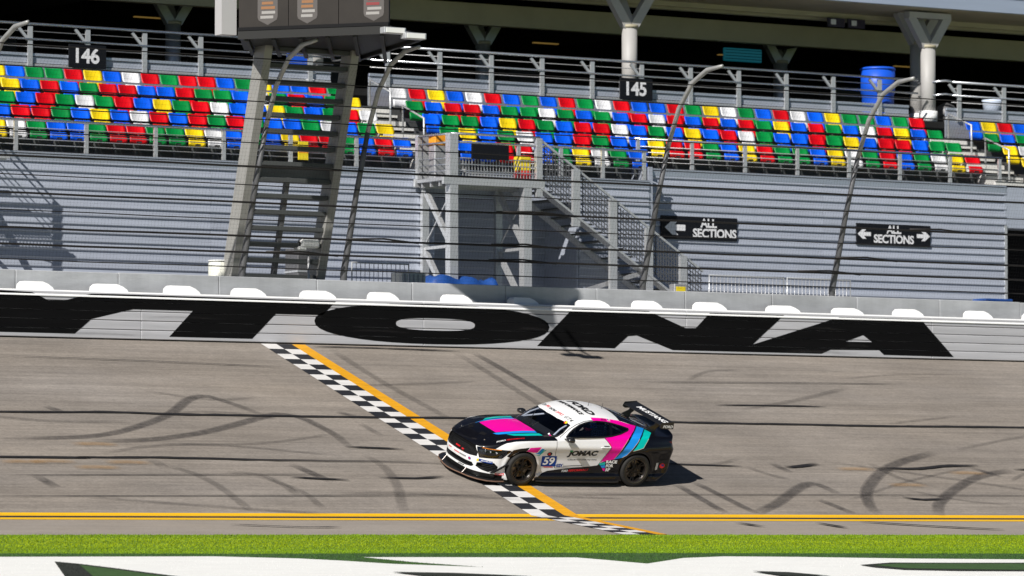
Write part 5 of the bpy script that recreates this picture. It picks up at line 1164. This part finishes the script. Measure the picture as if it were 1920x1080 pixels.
text_decal('bumper_lettering', 'III', 'f', (-.34, .42), (-.22, .42), .028, M['decr'], .03, .1)
# name and flag over the side window
poly_decal('flag', [(-2.02, 1.292), (-2.085, 1.285), (-2.085, 1.318), (-2.02, 1.325)], 's', M['decw'], .004); poly_decal('flag_canton', [(-2.022, 1.309), (-2.05, 1.307), (-2.05, 1.320), (-2.022, 1.323)], 's', M['decb'], .006)
for k in range(2): poly_decal('flag_stripe', [(-2.022, 1.296 + k * .011), (-2.083, 1.289 + k * .011), (-2.083, 1.293 + k * .011), (-2.022, 1.300 + k * .011)], 's', M['decr'], .0055)
text_decal('name_lettering', 'IIII', 's', (-1.86, 1.306), (-1.98, 1.297), .026, M['deck'], .02, .1)
poly_decal('screen_sticker', [(-1.07, .60), (-1.03, .56), (-1.09, .52), (-1.125, .58)], 't', M['decy'], .005); poly_decal('screen_sticker', [(-1.045, .575), (-1.03, .56), (-1.09, .52), (-1.10, .535)], 't', M['decr'], .0065)
for k, (mm, a, b_) in enumerate((('decw', -.67, .60), ('decm', -.672, .645), ('amber', -.685, .675))): poly_decal('screen_sticker', [(a, b_), (a, b_ + .035), (a - .035, b_ + .035), (a - .035, b_)], 't', M[mm], .005)
# door handle, fuel flap catch, bonnet pins
MB().box(-2.02, -1.80, .905, .935, .800, .826, .008).build('door_handle', M['decw'], car); MB().box(-1.99, -1.86, .918, .924, .835, .852, .003).build('handle_recess', M['deck'], car)
poly_decal('pull_tab', [(-1.985, .905), (-2.005, .905), (-2.03, .85), (-2.012, .85)], 's', M['decr'], .006)
for x, y in ((.70, .46), (.70, -.46)):
    z = on_body([(x, abs(y))], 't')[0][2]; MB().tube([(x, y, z - .01), (x, y, z + .012)], .018, 10).build('bonnet_pin', M['chromes'], car)
# ---- nose: grille, intakes, lamps
_ny, _nz = np.linspace(0, .95, 96), np.linspace(.15, .75, 61)
_nx = on_body([(a, b_) for a in _ny for b_ in _nz], 'f')[:, 0].reshape(96, 61)
def front_pt(y, z):
    i = min(max(abs(y) / .01, 0), 94.999); j = min(max((z - .15) / .01, 0), 59.999); a, b_ = int(i), int(j); u, v = i - a, j - b_
    return float((_nx[a, b_] * (1 - u) + _nx[a + 1, b_] * u) * (1 - v) + (_nx[a, b_ + 1] * (1 - u) + _nx[a + 1, b_ + 1] * u) * v)
def recess(name, poly, back, m, both=True):
    """tub set behind an opening of the nose"""
    pts = poly + [(-a, b) for a, b in poly[::-1] if a > 0] if both else poly
    X = [front_pt(*p) for p in pts]; n = len(pts)
    Vv = [(x - .012, p[0], p[1]) for x, p in zip(X, pts)] + [(x - back, p[0] * .97, p[1]) for x, p in zip(X, pts)]
    cen = (np.mean(X) - back - .01, float(np.mean([p[0] for p in pts])), float(np.mean([p[1] for p in pts])))
    Vv.append(cen); F_ = [(i, (i + 1) % n, (i + 1) % n + n, i + n) for i in range(n)] + [(i + n, (i + 1) % n + n, 2 * n) for i in range(n)]
    return mesh(name, Vv, F_, m, car)
gr = recess('grille', GRILLE, .10, M['suedek']); lo_ = recess('lower_intake', LOWER, .10, M['suedek'])
b = MB()
for k in range(8):
    z = .50 + k * .029; ymax = np.interp(z, [.48, .50, .58, .70, .72], [.42, .575, .575, .49, .3])
    P_ = [(front_pt(y, z) - .045, y, z) for y in np.linspace(-ymax, ymax, 13)]; b.tube(P_, .005, 4)
for k in range(-13, 14):
    y = k * .042; zt = np.interp(abs(y), [0, .3, .495, .56], [.715, .71, .695, .61])
    P_ = [(front_pt(y, z) - .05, y, z) for z in np.linspace(.49, zt, 6)]; b.tube(P_, .005, 4)
b.build('mesh', M['black'], gr)
for k in range(5):
    y = -.10 + k * .032; MB().box(front_pt(y, .535) - .03, front_pt(y, .535) - .012, y, y + .022, .522 + .004 * (k % 2), .552).build('grille_badge', M['decr'], gr)
MB().box(front_pt(.16, .53) - .03, front_pt(.16, .53) - .012, .13, .20, .512, .535).build('grille_badge', M['decr'], gr)
b = MB()
for k in range(3): b.tube([(front_pt(y, .27 + k * .03) - .04, y, .27 + k * .03) for y in np.linspace(-.48, .48, 11)], .005, 4)
b.build('mesh', M['carbon'], lo_)
for s_ in (1, -1):
    d_ = recess('brake_duct', [(s_ * a, b_) for a, b_ in DUCT], .10, M['suedek'], False)
    for k in range(4):
        z = .265 + k * .035; MB().tube([(front_pt(y, z) - .03, s_ * y, z) for y in (.66, .72, .78, .82)], .008, 5).build('duct_vane', M['carbon'], d_)
    h_ = recess('headlight', [(s_ * a, b_) for a, b_ in HEADL], .05, M['suedek'], False)
    Pt = [(front_pt(y, z) - .006, s_ * y, z) for y, z in ((.62, .690), (.70, .694), (.78, .700), (.84, .706))]; MB().tube(Pt, .0085, 6).build('indicator', M['amber'], h_)
    Pt = [(front_pt(y, z) - .01, s_ * y, z) for y, z in ((.60, .668), (.70, .665), (.80, .665), (.87, .67))]; MB().tube(Pt, .006, 6).build('light_bar', M['carbon'], h_)
    for y in (.67, .735, .80):
        x = front_pt(y, .635) - .02; MB().tube([(x - .03, s_ * y, .635), (x + .002, s_ * y, .635)], [.026, .022], 14).build('lamp', M['lens'], h_, True)
    # clear cover made of the skin itself
for s_ in (1, -1):
    cov = shell('headlight_cover', hl, M['glassd'], both=False)
    if s_ < 0: cov.scale.y = -1
# splitter
SPL = [(1.165, 0), (1.14, .2), (1.10, .34), (1.025, .61), (.91, .79), (.76, .905), (.6, .94), (.39, .94), (.39, .60), (.6, 0)]
SPF = SPL + [(a, -b_) for a, b_ in SPL[::-1][1:-1]]
spl = MB().prism(SPF, lambda a, b_: (a, b_, .098), lambda a, b_: (a, b_, .078)).build('splitter', M['carbon'], car)
ed = SPL[:8]; edp = [(a, -b_, .088) for a, b_ in ed[::-1]] + [(a, b_, .088) for a, b_ in ed[1:]]
MB().tube(edp, .0125, 6).build('splitter_edge', M['carbonedge'], spl)
for s_ in (1, -1):
    MB().tube([(1.06, s_ * .40, .10), (.955, s_ * .40, .235)], .0055, 6).build('splitter_strut', M['disc'], spl)
    MB().prism([(.34, .43), (.37, .435), (.62, .25), (.66, .222), (.60, .235)], lambda a, b_: (a, s_ * (np.interp(a, [.34, .66], [.89, .78])), b_), lambda a, b_: (a, s_ * (np.interp(a, [.34, .66], [.945, .86])), b_ + .008)).build('dive_plane', M['black'], car)
    MB().box(.40, .60, s_ * .932 - .004, s_ * .932 + .004, .10, .15).build('splitter_fence', M['black'], spl)
    MB().prism([(-.36, .94), (-.55, .975), (-2.2, .985), (-2.34, .955), (-2.34, .80), (-.36, .80)], lambda a, b_: (a, s_ * b_, .118), lambda a, b_: (a, s_ * b_, .092)).build('side_skirt', M['carbon'], car)
# rear wing
wing = MB()
AF = [(-3.27, 1.236), (-3.285, 1.252), (-3.34, 1.268), (-3.42, 1.283), (-3.50, 1.298), (-3.565, 1.312), (-3.566, 1.306), (-3.50, 1.284), (-3.42, 1.262), (-3.34, 1.240), (-3.29, 1.230)]
wg = wing.prism(AF, lambda a, b_: (a, -.715, b_), lambda a, b_: (a, .715, b_)).build('rear_wing', M['carbon'], car)
for s_ in (1, -1):
    MB().prism([(-3.26, 1.24), (-3.29, 1.295), (-3.585, 1.318), (-3.59, 1.165), (-3.31, 1.165), (-3.25, 1.20)], lambda a, b_: (a, s_ * .716, b_), lambda a, b_: (a, s_ * .728, b_)).build('end_plate', M['carbon'], wg)
    MB().prism([(-3.02, 1.045), (-3.10, 1.11), (-3.27, 1.19), (-3.30, 1.245), (-3.45, 1.272), (-3.42, 1.20), (-3.33, 1.12), (-3.30, 1.03)], lambda a, b_: (a, s_ * .50 - .012, b_), lambda a, b_: (a, s_ * .50 + .012, b_)).build('pylon', M['carbon'], wg)
V_, F_ = text2d('MUSTANG', 1, .03, .2); w_ = V_[:, 0].max(); h_v = V_[:, 1].max()
mesh('wing_lettering', [(lambda x: (x, -.42 + u / w_ * 1.10, np.interp(-x, [3.285, 3.34, 3.42, 3.5, 3.565], [1.252, 1.268, 1.283, 1.298, 1.312]) + .004))(-3.375 - v / h_v * .11) for u, v in V_], F_, M['decw'], wg)
V_, F_ = text2d('FORD', 1, .03, .2); w_ = V_[:, 0].max(); h_v = V_[:, 1].max()
mesh('end_plate_lettering', [(-3.33 - u / w_ * .24, .7315, 1.185 + v / h_v * .06) for u, v in V_], F_, M['decw'], wg)
# mirrors, tail lamps, antennas, diffuser
for s_ in (1, -1):
    mb = MB()
    for i, (x, ry, rz) in enumerate(((-.905, .03, .018), (-.92, .065, .036), (-.955, .085, .046), (-1.01, .09, .05), (-1.045, .085, .048))):
        for k in range(16):
            t = 2 * math.pi * k / 16; mb.V.append((x, s_ * .985 + ry * math.copysign(abs(math.cos(t)) ** .75, math.cos(t)), .985 + rz * math.copysign(abs(math.sin(t)) ** .75, math.sin(t))))
        if i:
            for k in range(16): mb.F.append(((i - 1) * 16 + k, (i - 1) * 16 + (k + 1) % 16, i * 16 + (k + 1) % 16, i * 16 + k))
    mb.F.append(tuple(range(16))); mb.F.append(tuple(range(64, 80)))
    mr_ = mb.build('mirror', M['carbon'], car, True); MB().bar((-.96, s_ * .83, .955), (-.98, s_ * .95, .985), .05, .03).build('mirror_arm', M['carbon'], mr_)
    P_ = on_body([(-3.0, .3)], 't')
    MB().prism([(.50, .86), (.82, .87), (.84, .93), (.50, .95)], lambda a, b_: (float(Pr(a) + Nr(b_)) - .004, s_ * a, b_), lambda a, b_: (float(Pr(a) + Nr(b_)) + .05, s_ * a, b_)).build('tail_light', M['tail'], car)
for x, y, hgt in ((-1.95, -.05, .10), (-2.22, .05, .12)):
    z = on_body([(x, abs(y))], 't')[0][2]; MB().tube([(x, y, z - .005), (x - .012, y, z + hgt)], [.006, .003], 6).build('antenna', M['carbon'], car)
for k in range(5): MB().prism([(-3.15, .13), (-3.62, .13), (-3.66, .24), (-3.3, .20)], lambda a, b_: (a, -.5 + k * .25 - .006, b_), lambda a, b_: (a, -.5 + k * .25 + .006, b_)).build('diffuser_fin', M['carbon'], car)
# wiper
MB().tube([(-.56, .05, 1.035), (-.72, -.14, 1.14), (-.86, -.27, 1.205)], [.010, .008, .006], 6).build('wiper', M['carbon'], car)
# ---- wheels
def lathe(prof, n=56, close=True):
    V_ = []; F_ = []; k = len(prof)
    for i in range(n):
        t = 2 * math.pi * i / n
        for r, y in prof: V_.append((r * math.cos(t), y, r * math.sin(t)))
    for i in range(n):
        for j in range(k if close else k - 1): F_.append((i * k + j, i * k + (j + 1) % k, ((i + 1) % n) * k + (j + 1) % k, ((i + 1) % n) * k + j))
    return V_, F_
def mk(name, VF, m, sm=True):
    o = MB().add(*VF).build(name, m, None, sm); me = o.data; bpy.data.objects.remove(o); return me
tyre_me = mk('tyre', lathe([(.236, -.13), (.245, -.142), (.28, -.152), (.315, -.15), (.335, -.138), (.344, -.115), (.345, 0), (.344, .115), (.335, .138), (.315, .150), (.28, .152), (.245, .142), (.236, .13)]), M['tyre'])
rim_me = mk('rim', lathe([(.240, -.135), (.243, .132), (.236, .140), (.226, .136), (.215, .10), (.205, .03), (.200, -.12)]), M['rim'])
lip_me = mk('rim_lip', lathe([(.2435, .128), (.2405, .143), (.233, .1435), (.229, .137)]), mat('polished rim lip', (.16, .13, .115), .28, .9))
disc_me = mk('disc', lathe([(.075, .0), (.182, .0), (.182, .03), (.075, .03)], 40), M['disc'], False)
sp = MB()
for k in range(5):
    for d in (-.17, .17):
        t = 2 * math.pi * k / 5 + .3; a0, a1 = t + d * .35, t + d
        p0 = Vector((.045 * math.cos(a0), .075, .045 * math.sin(a0))); p1 = Vector((.15 * math.cos(a1 * .6 + a0 * .4), .088, .15 * math.sin(a1 * .6 + a0 * .4))); p2 = Vector((.222 * math.cos(a1), .118, .222 * math.sin(a1)))
        sp.bar(p0, p1, .030, .024, (0, 1, 0)); sp.bar(p1, p2, .026, .022, (0, 1, 0))
Vh, Fh = lathe([(.0, .055), (.075, .055), (.075, .085), (.055, .095), (.035, .096), (.034, .118), (.0, .12)], 24, False); sp.add(Vh, Fh)
spoke_o = sp.build('spokes', M['rim']); spoke_me = spoke_o.data; bpy.data.objects.remove(spoke_o)
for x in (0, -WB):
    for s_ in (1, -1):
        wh = bpy.data.objects.new('wheel', None); wh.location = (x, s_ * .80, WR - .004); link(wh, car); wh.scale = (1, s_, 1); wh.rotation_euler = (0, .4 if x else 1.1, 0)
        inst('tyre', tyre_me, wh); inst('rim', rim_me, wh); inst('rim_lip', lip_me, wh); inst('spokes', spoke_me, wh); inst('brake_disc', disc_me, wh)
        cal = MB().box(-.19, -.10, -.04, .04, -.10, .10, .02).build('caliper', M['carbon'], wh)
        ring = lathe([(.262, .1515), (.266, .1545), (.268, .1515)], 48); tr_ = MB().add(*ring).build('sidewall_ring', mat('worn yellow print', (.07, .055, .02), .7) if not bpy.data.materials.get('worn yellow print') else bpy.data.materials['worn yellow print'], wh)
# ---- cabin
cab = MB().box(-3.0, -.35, -.80, .80, .16, .20).box(-.62, -.5, -.78, .78, .2, .90).box(-2.55, -2.45, -.75, .75, .2, .98).build('cabin_tub', M['inner'], car)
MB().prism([(-.52, .97), (-.90, .99), (-.98, .90), (-.95, .70), (-.52, .70)], lambda a, b_: (a, -.74, b_), lambda a, b_: (a, .74, b_)).build('dashboard', M['suedek'], car)
cg = MB()
for s_ in (1, -1):
    cg.tube([(-.70, s_ * .66, .90), (-.95, s_ * .60, 1.09), (-1.30, s_ * .53, 1.25), (-1.75, s_ * .52, 1.285), (-2.05, s_ * .53, 1.25), (-2.12, s_ * .60, .3)], .02, 8); cg.tube([(-2.0, s_ * .50, 1.25), (-2.9, s_ * .42, .85)], .02, 8); cg.tube([(-.95, s_ * .69, .35), (-2.1, s_ * .64, .80)], .02, 8); cg.tube([(-.85, s_ * .69, .80), (-2.1, s_ * .64, .40)], .02, 8)
cg.tube([(-1.30, -.53, 1.25), (-1.30, .53, 1.25)], .02, 8); cg.tube([(-2.05, -.53, 1.25), (-2.05, .53, 1.25)], .02, 8); cg.tube([(-2.08, -.55, 1.2), (-2.12, .55, .4)], .02, 8); cg.tube([(-.80, -.63, .98), (-1.28, -.06, 1.245)], .02, 8)
cg.build('roll_cage', M['cage'], car, True)
st = MB().prism([(-1.35, .25), (-1.85, .25), (-2.08, 1.02), (-1.98, 1.08), (-1.90, 1.02), (-1.74, .46), (-1.38, .42)], lambda a, b_: (a, .13, b_), lambda a, b_: (a, .61, b_)).build('seat', M['suedek'], car)
for y in (.12, .585): MB().box(-2.02, -1.82, y, y + .03, .80, 1.12, .01).build('seat_wing', M['suedek'], st)
MB().tube([(-1.22 + .17 * math.cos(t) * .3, .37 + .17 * math.sin(t), .86 + .16 * math.cos(t)) for t in np.linspace(0, 6.283, 24)], .016, 6).build('steering_wheel', M['suedek'], car, True)
nt_ = MB()
for k in range(7): nt_.bar((-1.63 - k * .055, .745 - .0 * k, 1.0), (-1.66 - k * .055, .665, 1.22), .022, .004)
for k in range(5): nt_.bar((-1.62, .75 - k * .018, 1.01 + k * .05), (-1.99, .75 - k * .018, 1.01 + k * .05), .004, .02)
nt_.build('window_net', M['netm'], car)
# ---- driver: one skinned figure with a helmet, belted in the seat
drv = thing('person', 'driver in a dark suit and blue and red helmet seated in the car', 'person')
drv.matrix_world = car.matrix_world.copy()
sk = [('pelvis', (-1.62, .37, .50), .15), ('belly', (-1.70, .37, .66), .145), ('chest', (-1.79, .37, .84), .165), ('neck', (-1.82, .37, .98), .065), ('head', (-1.82, .37, 1.08), .07),
      ('shl', (-1.78, .56, .90), .075), ('ell', (-1.55, .62, .74), .055), ('wrl', (-1.28, .52, .84), .04), ('hnl', (-1.22, .50, .88), .042), ('shr', (-1.78, .18, .90), .075), ('elr', (-1.55, .12, .74), .055), ('wrr', (-1.28, .22, .84), .04), ('hnr', (-1.22, .24, .88), .042),
      ('hil', (-1.55, .46, .48), .10), ('knl', (-1.15, .48, .58), .075), ('anl', (-.80, .46, .36), .05), ('tol', (-.70, .46, .46), .04), ('hir', (-1.55, .28, .48), .10), ('knr', (-1.15, .26, .58), .075), ('anr', (-.80, .28, .36), .05), ('tor', (-.70, .28, .46), .04)]
nm = {s[0]: i for i, s in enumerate(sk)}
ed_ = [('pelvis', 'belly'), ('belly', 'chest'), ('chest', 'neck'), ('neck', 'head'), ('chest', 'shl'), ('shl', 'ell'), ('ell', 'wrl'), ('wrl', 'hnl'), ('chest', 'shr'), ('shr', 'elr'), ('elr', 'wrr'), ('wrr', 'hnr'), ('pelvis', 'hil'), ('hil', 'knl'), ('knl', 'anl'), ('anl', 'tol'), ('pelvis', 'hir'), ('hir', 'knr'), ('knr', 'anr'), ('anr', 'tor')]
me = bpy.data.meshes.new('body'); me.from_pydata([s[1] for s in sk], [(nm[a], nm[b_]) for a, b_ in ed_], []); me.materials.append(M['cloth'])
fig = inst('body', me, drv); fig.name = 'suited_body'; smd = fig.modifiers.new('skin', 'SKIN'); smd.use_smooth_shade = True
for i, s in enumerate(sk): me.skin_vertices[0].data[i].radius = (s[2], s[2]); me.skin_vertices[0].data[i].use_root = (i == 0)
fig.modifiers.new('sub', 'SUBSURF').levels = 1; fig.modifiers['sub'].render_levels = 2
bm = bmesh.new(); bmesh.ops.create_uvsphere(bm, u_segments=28, v_segments=18, radius=1)
for v in bm.verts:
    c = v.co; c.x *= .145; c.y *= .125; c.z *= .135
    if c.z < -.06: c.x = c.x * 1.02 + .02; c.y *= .95
for f in bm.faces:
    c = f.calc_center_median(); f.smooth = True
    f.material_index = 1 if (c.x > .05 and -.045 < c.z < .05) else (2 if c.z < -.05 else (3 if abs(c.z - .085) < .018 else 0))
me = bpy.data.meshes.new('helmet'); bm.to_mesh(me); bm.free()
for k in ('helb', 'skinv', 'helr', 'decw'): me.materials.append(M[k])
inst('helmet', me, drv, (-1.80, .37, 1.125))
# shell rests on the contact points: everything else hangs from the car's empty
